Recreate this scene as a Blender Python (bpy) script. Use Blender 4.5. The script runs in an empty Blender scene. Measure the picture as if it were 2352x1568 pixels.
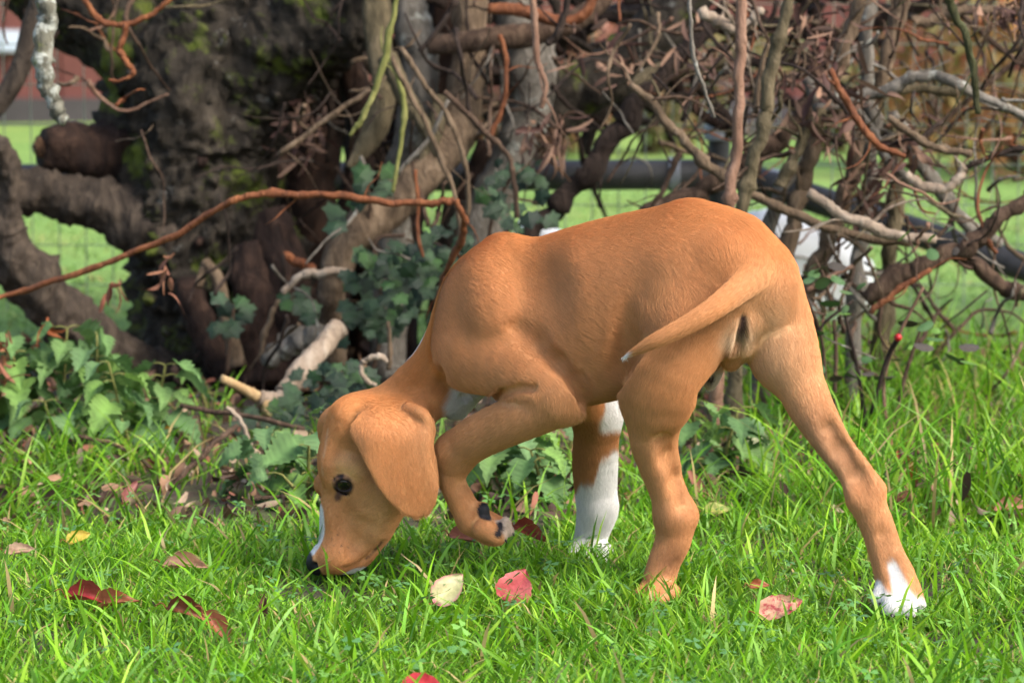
import bpy, bmesh, math, random, time
import numpy as np
from mathutils import Vector, Matrix, noise as mnoise
T0 = time.time()
random.seed(7)
R = math.radians
scene = bpy.context.scene
COL = scene.collection

# ------------------------------------------------------------------ camera
W, H = 2352.0, 1568.0          # units in which photo positions are noted
FPX = 6860.0
CAMZ = 0.544
PITCH = math.atan((784.0 - 60.0) / FPX)
cp, sp = math.cos(PITCH), math.sin(PITCH)
cam_d = bpy.data.cameras.new('camera')
cam = bpy.data.objects.new('camera', cam_d)
COL.objects.link(cam)
scene.camera = cam
cam.location = (0, 0, CAMZ)
cam.rotation_euler = (R(90) - PITCH, 0, 0)
cam_d.sensor_width = 36.0
cam_d.lens = FPX / W * 36.0
cam_d.clip_start = 0.05
cam_d.clip_end = 600
cam_d.dof.use_dof = True
cam_d.dof.focus_distance = 2.80
cam_d.dof.aperture_fstop = 9.5
cam_d.dof.aperture_blades = 7

# ------------------------------------------------------------------ light
SUN_DIR = Vector((0.62, -0.38, 0.74)).normalized()      # towards the sun
wd = bpy.data.worlds.new('World')
scene.world = wd
wd.use_nodes = True
nt = wd.node_tree
bg = nt.nodes['Background']
sky = nt.nodes.new('ShaderNodeTexSky')
sky.sky_type = 'NISHITA'
sky.sun_disc = False
sky.sun_elevation = math.asin(SUN_DIR.z)
sky.sun_rotation = math.atan2(SUN_DIR.x, SUN_DIR.y)
sky.air_density = 1.0
sky.dust_density = 3.0
nt.links.new(sky.outputs[0], bg.inputs[0])
bg.inputs[1].default_value = 0.15
sun_d = bpy.data.lights.new('sun', 'SUN')
sun_d.energy = 2.3
sun_d.angle = R(28)
sun_d.color = (1.0, 0.94, 0.86)
sun = bpy.data.objects.new('sun', sun_d)
COL.objects.link(sun)
sun.rotation_euler = SUN_DIR.to_track_quat('Z', 'Y').to_euler()
sun.location = (3, -1, 4)
scene.view_settings.view_transform = 'Standard'
scene.view_settings.look = 'None'
scene.view_settings.exposure = 1.30
scene.view_settings.gamma = 1.0

# ------------------------------------------------------------------ helpers
def P(px, py, Y):
    """photo position + world depth Y -> world point"""
    dx = (px - 1176.0) / FPX
    dv = (784.0 - py) / FPX
    dy = cp + dv * sp
    dz = -sp + dv * cp
    s = Y / dy
    return np.array((dx * s, Y, CAMZ + dz * s))
def G(px, py):
    """photo position on the flat ground"""
    dx = (px - 1176.0) / FPX
    dv = (784.0 - py) / FPX
    dy = cp + dv * sp
    dz = -sp + dv * cp
    s = -CAMZ / dz
    return np.array((dx * s, dy * s, 0.0))
def proj(v):
    x, y, z = v[..., 0], v[..., 1], v[..., 2] - CAMZ
    d = y * cp - z * sp
    u = y * sp + z * cp
    return 1176.0 + FPX * x / d, 784.0 - FPX * u / d
def pxm(w, Y):
    return w * Y / FPX

def tag(o, label=None, cat=None, group=None, kind=None):
    if label: o['label'] = label
    if cat: o['category'] = cat
    if group: o['group'] = group
    if kind: o['kind'] = kind
    return o
def empty(name, loc, label, cat, group=None):
    o = bpy.data.objects.new(name, None)
    o.empty_display_size = 0.02
    COL.objects.link(o)
    o.location = loc
    return tag(o, label, cat, group)
def link(name, me, mat, parent=None, loc=None):
    o = bpy.data.objects.new(name, me)
    COL.objects.link(o)
    if mat is not None and len(me.materials) == 0:
        me.materials.append(mat)
    if parent is not None:
        o.parent = parent
    if loc is not None:
        o.location = loc
    return o
def mesh_np(name, verts, faces, col=None, smooth=True, extra=None):
    """faces: list of int arrays (n,3) / (n,4)"""
    me = bpy.data.meshes.new(name)
    verts = np.asarray(verts, np.float32)
    if not isinstance(faces, (list, tuple)) : faces = [faces]
    faces = [np.asarray(f, np.int32) for f in faces if len(f)]
    me.vertices.add(len(verts))
    me.vertices.foreach_set('co', verts.ravel())
    nl = sum(f.size for f in faces)
    me.loops.add(nl)
    me.loops.foreach_set('vertex_index', np.concatenate([f.ravel() for f in faces]))
    sizes = np.concatenate([np.full(len(f), f.shape[1], np.int32) for f in faces])
    starts = np.concatenate(([0], np.cumsum(sizes)[:-1])).astype(np.int32)
    me.polygons.add(len(sizes))
    me.polygons.foreach_set('loop_start', starts)
    me.polygons.foreach_set('loop_total', sizes)
    me.polygons.foreach_set('use_smooth', np.full(len(sizes), smooth))
    me.update(calc_edges=True)
    if col is not None:
        a = me.attributes.new('col', 'FLOAT_COLOR', 'POINT')
        c = np.ones((len(verts), 4), np.float32)
        c[:, :3] = col
        a.data.foreach_set('color', c.ravel())
    me.validate()
    return me

# ------------------------------------------------------------------ materials
def new_mat(name):
    m = bpy.data.materials.new(name)
    m.use_nodes = True
    n = m.node_tree
    b = n.nodes['Principled BSDF']
    return m, n, b
def ramp(n, stops):
    r = n.nodes.new('ShaderNodeValToRGB')
    els = r.color_ramp.elements
    while len(els) < len(stops): els.new(0.5)
    for e, (p, c) in zip(els, stops):
        e.position = p
        e.color = (c[0], c[1], c[2], 1)
    return r
def coords(n, scale=(1, 1, 1)):
    tc = n.nodes.new('ShaderNodeTexCoord')
    mp = n.nodes.new('ShaderNodeMapping')
    mp.inputs['Scale'].default_value = scale
    n.links.new(tc.outputs['Object'], mp.inputs['Vector'])
    return mp.outputs['Vector']
def noise_node(n, vec, scale, detail=6, rough=0.6, dist=0.0):
    t = n.nodes.new('ShaderNodeTexNoise')
    t.inputs['Scale'].default_value = scale
    t.inputs['Detail'].default_value = detail
    t.inputs['Roughness'].default_value = rough
    t.inputs['Distortion'].default_value = dist
    n.links.new(vec, t.inputs['Vector'])
    return t.outputs['Fac']
def mixc(n, fac, a, b):
    m = n.nodes.new('ShaderNodeMix')
    m.data_type = 'RGBA'
    for sock, v in ((m.inputs[0], fac), (m.inputs[6], a), (m.inputs[7], b)):
        if hasattr(v, 'links'): n.links.new(v, sock)
        elif isinstance(v, (int, float)): sock.default_value = v
        else: sock.default_value = (v[0], v[1], v[2], 1)
    return m.outputs[2]
def bump(n, b, h, strength, dist):
    bp = n.nodes.new('ShaderNodeBump')
    bp.inputs['Strength'].default_value = strength
    bp.inputs['Distance'].default_value = dist
    n.links.new(h, bp.inputs['Height'])
    n.links.new(bp.outputs[0], b.inputs['Normal'])

def bark_mat(name, dark, mid, light, lichen=None, lichen_amt=0.0, moss=None, scale=40.0, rough=0.85, moss_pos=0.62):
    dark, mid, light = [tuple(q * 0.8 for q in c) for c in (dark, mid, light)]
    if lichen is not None: lichen = tuple(q * 0.8 for q in lichen)
    m, n, b = new_mat(name)
    v = coords(n, (1, 1, 0.35))
    v2 = coords(n)
    f = noise_node(n, v, scale, 8, 0.65, 0.6)
    c = ramp(n, [(0.25, dark), (0.5, mid), (0.75, light)])
    n.links.new(f, c.inputs[0])
    out = c.outputs[0]
    if lichen is not None:
        f2 = noise_node(n, v2, scale * 0.55, 6, 0.7)
        r2 = ramp(n, [(0.66 - lichen_amt, (0, 0, 0)), (0.72 - lichen_amt, (1, 1, 1))])
        n.links.new(f2, r2.inputs[0])
        out = mixc(n, r2.outputs[0], out, lichen)
    if moss is not None:
        f3 = noise_node(n, v2, scale * 0.24, 7, 0.7)
        r3 = ramp(n, [(moss_pos - 0.04, (0, 0, 0)), (moss_pos + 0.06, (1, 1, 1))])
        n.links.new(f3, r3.inputs[0])
        out = mixc(n, r3.outputs[0], out, moss)
    n.links.new(out, b.inputs['Base Color'])
    b.inputs['Roughness'].default_value = rough
    b.inputs['Specular IOR Level'].default_value = 0.25
    bump(n, b, f, 1.0, 0.012)
    return m

M = {}
M['trunk'] = bark_mat('bark_dark', (0.008, 0.006, 0.004), (0.038, 0.030, 0.021), (0.11, 0.088, 0.064),
                      lichen=(0.19, 0.18, 0.155), lichen_amt=0.04, moss=(0.10, 0.125, 0.018), scale=46, moss_pos=0.575)
M['rotten'] = bark_mat('bark_rotten', (0.008, 0.005, 0.004), (0.035, 0.018, 0.012), (0.10, 0.055, 0.035), scale=55)
M['limb'] = bark_mat('bark_limb', (0.02, 0.015, 0.011), (0.07, 0.052, 0.038), (0.16, 0.12, 0.085),
                     lichen=(0.2, 0.19, 0.16), lichen_amt=0.0, scale=60)
M['tan'] = bark_mat('bark_tan', (0.06, 0.04, 0.026), (0.17, 0.115, 0.07), (0.32, 0.23, 0.15), scale=70)
M['brown'] = bark_mat('bark_brown', (0.035, 0.02, 0.013), (0.10, 0.06, 0.038), (0.2, 0.13, 0.085), scale=80)
M['grey'] = bark_mat('bark_grey', (0.07, 0.06, 0.05), (0.2, 0.175, 0.14), (0.36, 0.32, 0.27),
                     lichen=(0.42, 0.42, 0.36), lichen_amt=0.08, scale=60)
M['olive'] = bark_mat('bark_olive', (0.05, 0.04, 0.022), (0.14, 0.11, 0.06), (0.26, 0.2, 0.12), scale=70)
M['lichen'] = bark_mat('bark_lichen', (0.05, 0.045, 0.035), (0.2, 0.19, 0.14), (0.42, 0.42, 0.35),
                       lichen=(0.5, 0.52, 0.45), lichen_amt=0.13, moss=(0.2, 0.22, 0.06), scale=90)
M['red'] = bark_mat('bark_red', (0.07, 0.026, 0.012), (0.21, 0.068, 0.024), (0.36, 0.135, 0.05), scale=60, rough=0.6)
M['pink'] = bark_mat('bark_pink', (0.14, 0.07, 0.045), (0.28, 0.155, 0.10), (0.4, 0.25, 0.17), scale=50, rough=0.7)
M['pale'] = bark_mat('bark_pale', (0.2, 0.14, 0.1), (0.38, 0.29, 0.21), (0.55, 0.46, 0.36), scale=60)
M['darktwig'] = bark_mat('bark_darktwig', (0.012, 0.008, 0.006), (0.04, 0.025, 0.018), (0.09, 0.06, 0.045), scale=70)
M['mossy'] = bark_mat('bark_mossy', (0.02, 0.02, 0.008), (0.06, 0.06, 0.02), (0.14, 0.15, 0.07), lichen=(0.3, 0.32, 0.2), lichen_amt=0.0, scale=80)
M['green'] = bark_mat('stem_green', (0.12, 0.13, 0.03), (0.24, 0.24, 0.07), (0.36, 0.34, 0.14), scale=40)
M['wood'] = bark_mat('split_wood', (0.35, 0.2, 0.08), (0.55, 0.38, 0.19), (0.7, 0.55, 0.33), scale=40)
M['hollow'] = bark_mat('hollow_wood', (0.02, 0.01, 0.006), (0.12, 0.06, 0.03), (0.3, 0.17, 0.08), scale=40)

def leaf_mat(name, rough=0.5, trans=0.35, tint=(1, 1, 1), bump_s=0.0, spec=0.5, spots=None):
    """colour from the 'col' attribute, thin-leaf translucency"""
    m, n, b = new_mat(name)
    at = n.nodes.new('ShaderNodeAttribute')
    at.attribute_name = 'col'
    colour = at.outputs['Color']
    v = coords(n)
    if spots:
        f = noise_node(n, v, 160, 4, 0.6)
        r = ramp(n, [(0.5, (0, 0, 0)), (0.62, (1, 1, 1))])
        n.links.new(f, r.inputs[0])
        colour = mixc(n, r.outputs[0], colour, spots)
    n.links.new(colour, b.inputs['Base Color'])
    b.inputs['Roughness'].default_value = rough
    b.inputs['Specular IOR Level'].default_value = spec
    if bump_s:
        bump(n, b, noise_node(n, v, 220, 3, 0.5), bump_s, 0.002)
    tr = n.nodes.new('ShaderNodeBsdfTranslucent')
    n.links.new(colour, tr.inputs['Color'])
    mx = n.nodes.new('ShaderNodeMixShader')
    mx.inputs[0].default_value = trans
    out = n.nodes['Material Output']
    n.links.new(b.outputs[0], mx.inputs[1])
    n.links.new(tr.outputs[0], mx.inputs[2])
    n.links.new(mx.outputs[0], out.inputs['Surface'])
    return m
M['grass'] = leaf_mat('grass_blades', 0.45, 0.40, spec=0.28)
M['nettle'] = leaf_mat('nettle_leaf', 0.55, 0.25, bump_s=0.5, spec=0.4)
M['ivy'] = leaf_mat('ivy_leaf', 0.36, 0.05, bump_s=0.5, spec=0.45)
M['fallen'] = leaf_mat('fallen_leaf', 0.55, 0.2, bump_s=0.4, spec=0.35)
M['spotted'] = leaf_mat('fallen_leaf_spotted', 0.55, 0.2, bump_s=0.4, spec=0.35, spots=(0.35, 0.05, 0.06))
M['deadleaf'] = leaf_mat('dead_leaf', 0.7, 0.12, bump_s=0.5, spec=0.2)
M['crown'] = leaf_mat('crown_leaf', 0.6, 0.2)

def flat_mat(name, base, rough=0.6, var=0.15, scale=20, spec=0.4, bump_s=0.2, bdist=0.002, metal=0.0):
    m, n, b = new_mat(name)
    v = coords(n)
    f = noise_node(n, v, scale, 6, 0.6)
    lo = tuple(c * (1 - var) for c in base)
    hi = tuple(min(1, c * (1 + var)) for c in base)
    c = ramp(n, [(0.3, lo), (0.7, hi)])
    n.links.new(f, c.inputs[0])
    n.links.new(c.outputs[0], b.inputs['Base Color'])
    b.inputs['Roughness'].default_value = rough
    b.inputs['Specular IOR Level'].default_value = spec
    b.inputs['Metallic'].default_value = metal
    if bump_s: bump(n, b, f, bump_s, bdist)
    return m
M['pipe'] = flat_mat('black_pipe', (0.038, 0.036, 0.036), 0.6, 0.4, 30, 0.5, 0.3)
M['galv'] = flat_mat('galvanised', (0.30, 0.31, 0.33), 0.5, 0.25, 40, 0.5, 0.3)
M['wire'] = flat_mat('fence_wire', (0.22, 0.26, 0.2), 0.5, 0.2, 40)
M['sack'] = flat_mat('white_plastic', (0.78, 0.78, 0.76), 0.5, 0.06, 14, 0.4, 0.3, 0.01)
M['barn'] = flat_mat('red_boards', (0.14, 0.045, 0.035), 0.8, 0.25, 5)
M['barnroof'] = flat_mat('dark_roof', (0.06, 0.05, 0.05), 0.8, 0.2, 8)
M['whitepaint'] = flat_mat('white_paint', (0.45, 0.45, 0.48), 0.6, 0.05, 8)
M['pane'] = flat_mat('window_pane', (0.55, 0.6, 0.72), 0.12, 0.05, 3, 0.6, 0)
M['berry'] = flat_mat('red_berry', (0.33, 0.008, 0.01), 0.35, 0.15, 60)

def ground_mat():
    m, n, b = new_mat('soil')
    v = coords(n)
    f = noise_node(n, v, 9, 9, 0.65, 0.3)
    f2 = noise_node(n, v, 60, 6, 0.7)
    c = ramp(n, [(0.3, (0.018, 0.012, 0.008)), (0.55, (0.05, 0.033, 0.02)), (0.8, (0.10, 0.065, 0.04))])
    n.links.new(f2, c.inputs[0])
    g = ramp(n, [(0.45, (0.04, 0.05, 0.012)), (0.7, (0.07, 0.085, 0.02))])
    n.links.new(f, g.inputs[0])
    r = ramp(n, [(0.48, (0, 0, 0)), (0.6, (1, 1, 1))])
    n.links.new(f, r.inputs[0])
    n.links.new(mixc(n, r.outputs[0], c.outputs[0], g.outputs[0]), b.inputs['Base Color'])
    b.inputs['Roughness'].default_value = 0.95
    bump(n, b, f2, 0.8, 0.01)
    return m
M['soil'] = ground_mat()
def field_mat():
    m, n, b = new_mat('field_turf')
    v = coords(n)
    f = noise_node(n, v, 1.1, 6, 0.6)
    f2 = noise_node(n, v, 45, 6, 0.7)
    c = ramp(n, [(0.3, (0.14, 0.26, 0.065)), (0.5, (0.185, 0.305, 0.075)), (0.72, (0.26, 0.32, 0.09))])
    n.links.new(f, c.inputs[0])
    d = ramp(n, [(0.3, (0.6, 0.6, 0.6)), (0.7, (1.15, 1.15, 1.1))])
    n.links.new(f2, d.inputs[0])
    mu = n.nodes.new('ShaderNodeMix')
    mu.data_type = 'RGBA'; mu.blend_type = 'MULTIPLY'
    mu.inputs[0].default_value = 1.0
    n.links.new(c.outputs[0], mu.inputs[6]); n.links.new(d.outputs[0], mu.inputs[7])
    n.links.new(mu.outputs[2], b.inputs['Base Color'])
    b.inputs['Roughness'].default_value = 0.9
    b.inputs['Specular IOR Level'].default_value = 0.2
    bump(n, b, f2, 0.6, 0.02)
    return m
M['field'] = field_mat()

# ------------------------------------------------------------------ ground
def gz(x, y):
    """gentle height of the soil"""
    return (0.006 * np.sin(x * 5.1 + 1.0) * np.sin(y * 4.3) + 0.004 * np.sin(x * 13 + y * 9)
            + 0.003 * np.sin(x * 31 - y * 23)) - 0.006
def make_ground():
    xs = np.concatenate((np.linspace(-60, -3.2, 12), np.linspace(-3, 3, 151), np.linspace(3.2, 60, 12)))
    ys = np.concatenate((np.linspace(-20, 0.8, 8), np.linspace(1, 6.4, 136), np.linspace(6.8, 90, 14)))
    X, Y = np.meshgrid(xs, ys)
    Z = gz(X, Y)
    Z = np.where((abs(X) > 3) | (Y > 6.4) | (Y < 1), -0.006, Z)
    V = np.stack((X, Y, Z), -1).reshape(-1, 3)
    nx, ny = len(xs), len(ys)
    i = np.arange(nx * ny).reshape(ny, nx)
    F = np.stack((i[:-1, :-1], i[:-1, 1:], i[1:, 1:], i[1:, :-1]), -1).reshape(-1, 4)
    o = link('ground', mesh_np('ground', V, F), M['soil'])
    tag(o, 'dark soil under the lawn and the hedge', None, None, 'structure')
    xs = np.linspace(-60, 60, 100); ys = np.linspace(5.0, 90, 120)
    X, Y = np.meshgrid(xs, ys)
    Z = 0.012 + 0.03 * np.clip((Y - 7) / 8, 0, 1) * np.sin(X * 0.9) * np.sin(Y * 0.7)
    V = np.stack((X, Y, Z), -1).reshape(-1, 3)
    nx, ny = len(xs), len(ys)
    i = np.arange(nx * ny).reshape(ny, nx)
    F = np.stack((i[:-1, :-1], i[:-1, 1:], i[1:, 1:], i[1:, :-1]), -1).reshape(-1, 4)
    o = link('field', mesh_np('field', V, F), M['field'])
    tag(o, 'bright sunlit pasture beyond the hedge and rail', None, None, 'structure')
make_ground()

# ------------------------------------------------------------------ tubes
def catmull(pts, sub):
    pts = np.asarray(pts, float)
    n = len(pts)
    if n < 3: 
        t = np.linspace(0, 1, sub * (n - 1) + 1)[:, None]
        return pts[0] * (1 - t) + pts[-1] * t
    ext = np.vstack((2 * pts[0] - pts[1], pts, 2 * pts[-1] - pts[-2]))
    out = []
    for i in range(n - 1):
        p0, p1, p2, p3 = ext[i:i + 4]
        for k in range(sub):
            t = k / sub
            out.append(0.5 * ((2 * p1) + (-p0 + p2) * t + (2 * p0 - 5 * p1 + 4 * p2 - p3) * t * t + (-p0 + 3 * p1 - 3 * p2 + p3) * t ** 3))
    out.append(pts[-1])
    return np.array(out)
def tube_arrays(path, nseg=10, sub=6, rough=0.08, lump=0.0, lump_scale=12.0, seed=0, cap=True, ridges=0.0, kink=0.0, lump2=0.0):
    """path rows: x,y,z,r -> verts, quads, tris"""
    rs = np.random.RandomState(seed)
    c = catmull(path, sub)
    pts, rad = c[:, :3], np.maximum(c[:, 3], 0.0004)
    n = len(pts)
    if kink:
        jit = rs.randn(n, 3); jit = (jit + np.roll(jit, 1, 0) + np.roll(jit, -1, 0)) / 1.7
        jit[0] = 0
        pts = pts + jit * (rad * kink)[:, None]
        for q in range(max(1, n // 9)):                       # buds, knots and swellings
            i0 = rs.randint(0, n)
            rad = rad * (1 + rs.uniform(0.12, 0.42) * np.exp(-((np.arange(n) - i0) / 0.8) ** 2))
    tan = np.gradient(pts, axis=0)
    tan /= np.linalg.norm(tan, axis=1)[:, None] + 1e-9
    u = np.cross(tan[0], (0.3, 0.9, 0.2)); u /= np.linalg.norm(u)
    ang = np.linspace(0, 2 * np.pi, nseg, endpoint=False)
    V = np.zeros((n, nseg, 3))
    ph = rs.rand(8) * 6.28
    for i in range(n):
        u = u - tan[i] * np.dot(u, tan[i]); u /= np.linalg.norm(u)
        w = np.cross(tan[i], u)
        rr = rad[i] * (1 + rough * (np.sin(ang * 2 + ph[0] + i * 0.35) * 0.5 + np.sin(ang * 3 + ph[1] - i * 0.5) * 0.35 + rs.randn() * 0.45 + 0.25 * rs.randn(nseg)))
        if ridges:
            rr = rr * (1 + ridges * (np.sin(ang * 5 + ph[2] + 0.6 * math.sin(i * 0.13 + ph[3])) + 0.6 * np.sin(ang * 9 + ph[4] + i * 0.06)))
        V[i] = pts[i] + (np.cos(ang)[:, None] * u + np.sin(ang)[:, None] * w) * rr[:, None]
    if lump:
        for i in range(n):
            for j in range(nseg):
                q = Vector(V[i, j] * lump_scale)
                d = mnoise.fractal(q, 0.9, 2.1, 5)
                if lump2:
                    w = V[i, j] - pts[i]
                    d += lump2 * abs(mnoise.fractal(Vector((V[i, j, 0] * 55, V[i, j, 1] * 55, V[i, j, 2] * 17)), 0.7, 2.2, 4))
                V[i, j] += (V[i, j] - pts[i]) / rad[i] * d * lump
    idx = np.arange(n * nseg).reshape(n, nseg)
    a, b = idx[:-1], idx[1:]
    Q = np.stack((a, np.roll(a, -1, 1), np.roll(b, -1, 1), b), -1).reshape(-1, 4)
    V = V.reshape(-1, 3)
    Tt = np.zeros((0, 3), int)
    if cap:
        V = np.vstack((V, pts[0], pts[-1]))
        k0, k1 = n * nseg, n * nseg + 1
        Tt = np.vstack((np.stack((np.roll(idx[0], -1), idx[0], np.full(nseg, k0)), -1),
                        np.stack((idx[-1], np.roll(idx[-1], -1), np.full(nseg, k1)), -1)))
    return V, Q, Tt
_seed = [100]
def pxpath(pts):
    """(px,py,width_px,Y) rows -> x,y,z,r"""
    out = []
    for px, py, w, Y in pts:
        p = P(px, py, Y)
        out.append((p[0], p[1], p[2], pxm(w, Y) / 2))
    return np.array(out)
def stem(name, pts, mat, label=None, cat=None, group=None, parent=None, nseg=9, sub=7, rough=0.08, world=False, **kw):
    _seed[0] += 1
    path = np.array(pts, float) if world else pxpath(pts)
    base = path[np.argmin(path[:, 2]), :3].copy() if parent is None else np.array(parent.location)
    V, Q, Tt = tube_arrays(path, nseg, sub, rough, seed=_seed[0], **kw)
    me = mesh_np(name, V - base, [Q, Tt])
    o = link(name, me, M[mat] if isinstance(mat, str) else mat, parent, tuple(base) if parent is None else None)
    return tag(o, label, cat, group) if parent is None else o
# ------------------------------------------------------------------ far things
def box_arrays(mn, mx):
    x0, y0, z0 = mn; x1, y1, z1 = mx
    V = np.array([(x0, y0, z0), (x1, y0, z0), (x1, y1, z0), (x0, y1, z0), (x0, y0, z1), (x1, y0, z1), (x1, y1, z1), (x0, y1, z1)], float)
    F = np.array([(0, 3, 2, 1), (4, 5, 6, 7), (0, 1, 5, 4), (1, 2, 6, 5), (2, 3, 7, 6), (3, 0, 4, 7)])
    return V, F
def box(name, mn, mx, mat, parent=None):
    base = np.array(parent.location) if parent is not None else np.zeros(3)
    V, F = box_arrays(mn, mx)
    return link(name, mesh_np(name, V - base, F, smooth=False), mat, parent)
def make_barn():
    b = empty('red_barn', (0, 16.0, 0), 'long red boarded barn across the pasture', 'barn')
    box('wall', (-9, 16.02, 0), (9, 16.3, 2.6), M['barn'], b)
    me = None
    for i in range(60):                       # upright boards
        x = -9 + i * 0.3
        if me is None:
            V, F = box_arrays((0, -0.025, 0), (0.288, 0.0, 2.6))
            me = mesh_np('board', V, F, smooth=False); me.materials.append(M['barn'])
        o = link('board', me, None, b, (x, 0.015, 0.001 * (i % 3)))
    box('footing', (-9.05, 15.93, 0), (9.05, 16.29, 0.16), M['barnroof'], b)
    V = np.array([(-9.6, 15.4, 2.5), (9.6, 15.4, 2.5), (9.6, 18.5, 4.2), (-9.6, 18.5, 4.2), (-9.6, 15.4, 2.56), (9.6, 15.4, 2.56), (9.6, 18.5, 4.26), (-9.6, 18.5, 4.26)])
    F = np.array([(0, 3, 2, 1), (4, 5, 6, 7), (0, 1, 5, 4), (1, 2, 6, 5), (2, 3, 7, 6), (3, 0, 4, 7)])
    link('roof', mesh_np('roof', V - np.array(b.location), F, smooth=False), M['barnroof'], b)
    for px in (18, 850):
        c = P(px, 95, 15.9)
        w = 0.07 if px < 100 else 0.06
        f = box('window', (c[0] - w, 15.94, c[2] - 0.06), (c[0] + w, 15.985, c[2] + 0.06), M['whitepaint'], b)
        o = box('pane', (c[0] - w + 0.015, 15.93, c[2] - 0.045), (c[0] + w - 0.015, 15.939, c[2] + 0.045), M['pane'])
        o.parent = f
        o.data.transform(Matrix.Translation(-Vector(b.location)))
make_barn()

def leaf_cloud(n, centers, radii, size, cols, seed, flat=0.6):
    """many separate leaf faces spread through soft blobs"""
    rs = np.random.RandomState(seed)
    k = rs.randint(0, len(centers), n)
    p = rs.randn(n, 3); p /= np.linalg.norm(p, axis=1)[:, None]
    p = np.asarray(centers)[k] + p * (rs.rand(n, 1) ** 0.45) * np.asarray(radii)[k]
    a = rs.randn(n, 3); a /= np.linalg.norm(a, axis=1)[:, None]
    b = np.cross(a, rs.randn(n, 3)); b /= np.linalg.norm(b, axis=1)[:, None]
    s = size * (0.6 + 0.8 * rs.rand(n, 1))
    nrm = np.cross(a, b)
    V = np.stack((p - a * s, p + b * s * flat * 0.6 + nrm * s * 0.15, p + a * s, p - b * s * flat * 0.6 + nrm * s * 0.15), 1).reshape(-1, 3)
    i = np.arange(n) * 4
    F = np.vstack((np.stack((i, i + 1, i + 2), -1), np.stack((i, i + 2, i + 3), -1)))
    cols = np.asarray(cols)
    c = cols[rs.randint(0, len(cols), n)] * (0.7 + 0.6 * rs.rand(n, 1))
    return V, F, np.repeat(c, 4, 0)
def bush(name, px, Y, w, h, cols, label, seed, n=2600, size=0.035):
    rs = np.random.RandomState(seed)
    base = P(px, 784, Y); base[2] = 0
    t = empty(name, tuple(base), label, 'bush', 'autumn bushes at the field edge')
    for i in range(6):
        e = np.array((rs.uniform(-w, w) * 0.6, rs.uniform(-0.15, 0.15), h * rs.uniform(0.6, 0.95)))
        path = [(0.04 * rs.randn(), 0.03 * rs.randn(), 0, 0.012), (e[0] * 0.4, e[1] * 0.5, e[2] * 0.5, 0.009), (e[0], e[1], e[2], 0.003)]
        V, Q, Tt = tube_arrays(np.array(path), 6, 4, 0.05, seed=seed + i)
        link('stem', mesh_np('stem', V, [Q, Tt]), M['brown'], t)
    cs, rr = [], []
    for i in range(16):
        cs.append((rs.uniform(-w, w), rs.uniform(-0.25, 0.25), h * rs.uniform(0.12, 0.9))); rr.append(np.array((1, 1, 0.8)) * rs.uniform(0.15, 0.32) * h)
    V, F, c = leaf_cloud(n, cs, rr, size, cols, seed)
    V[:, 2] = np.maximum(V[:, 2], 0.01)
    o = link('foliage', mesh_np('foliage', V, F, c, smooth=False), M['crown'], t)
    o['kind'] = 'stuff'
OR = [(0.42, 0.2, 0.065), (0.36, 0.24, 0.075), (0.42, 0.14, 0.065), (0.3, 0.24, 0.075)]
OL = [(0.20, 0.19, 0.06), (0.26, 0.2, 0.07), (0.14, 0.17, 0.05), (0.3, 0.2, 0.1)]
RD = [(0.32, 0.12, 0.07), (0.25, 0.12, 0.08), (0.3, 0.18, 0.1)]
bush('autumn_bush', 2300, 11.0, 0.32, 1.0, OR, 'rounded orange and yellow bush at the far edge of the pasture', 1)
bush('autumn_bush', 2560, 10.2, 0.5, 1.2, OR, 'tall amber bush beside the rounded orange bush', 12)
bush('autumn_bush', 1480, 12.5, 0.55, 0.55, OL, 'low olive bush behind the black rail post', 3)
bush('autumn_bush', 1270, 12.0, 0.22, 0.6, RD, 'low rusty red bush beyond the black rail', 4)
bush('autumn_bush', 2080, 12.4, 0.35, 0.36, OL, 'low olive brown bush in front of the red barn', 5)

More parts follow.
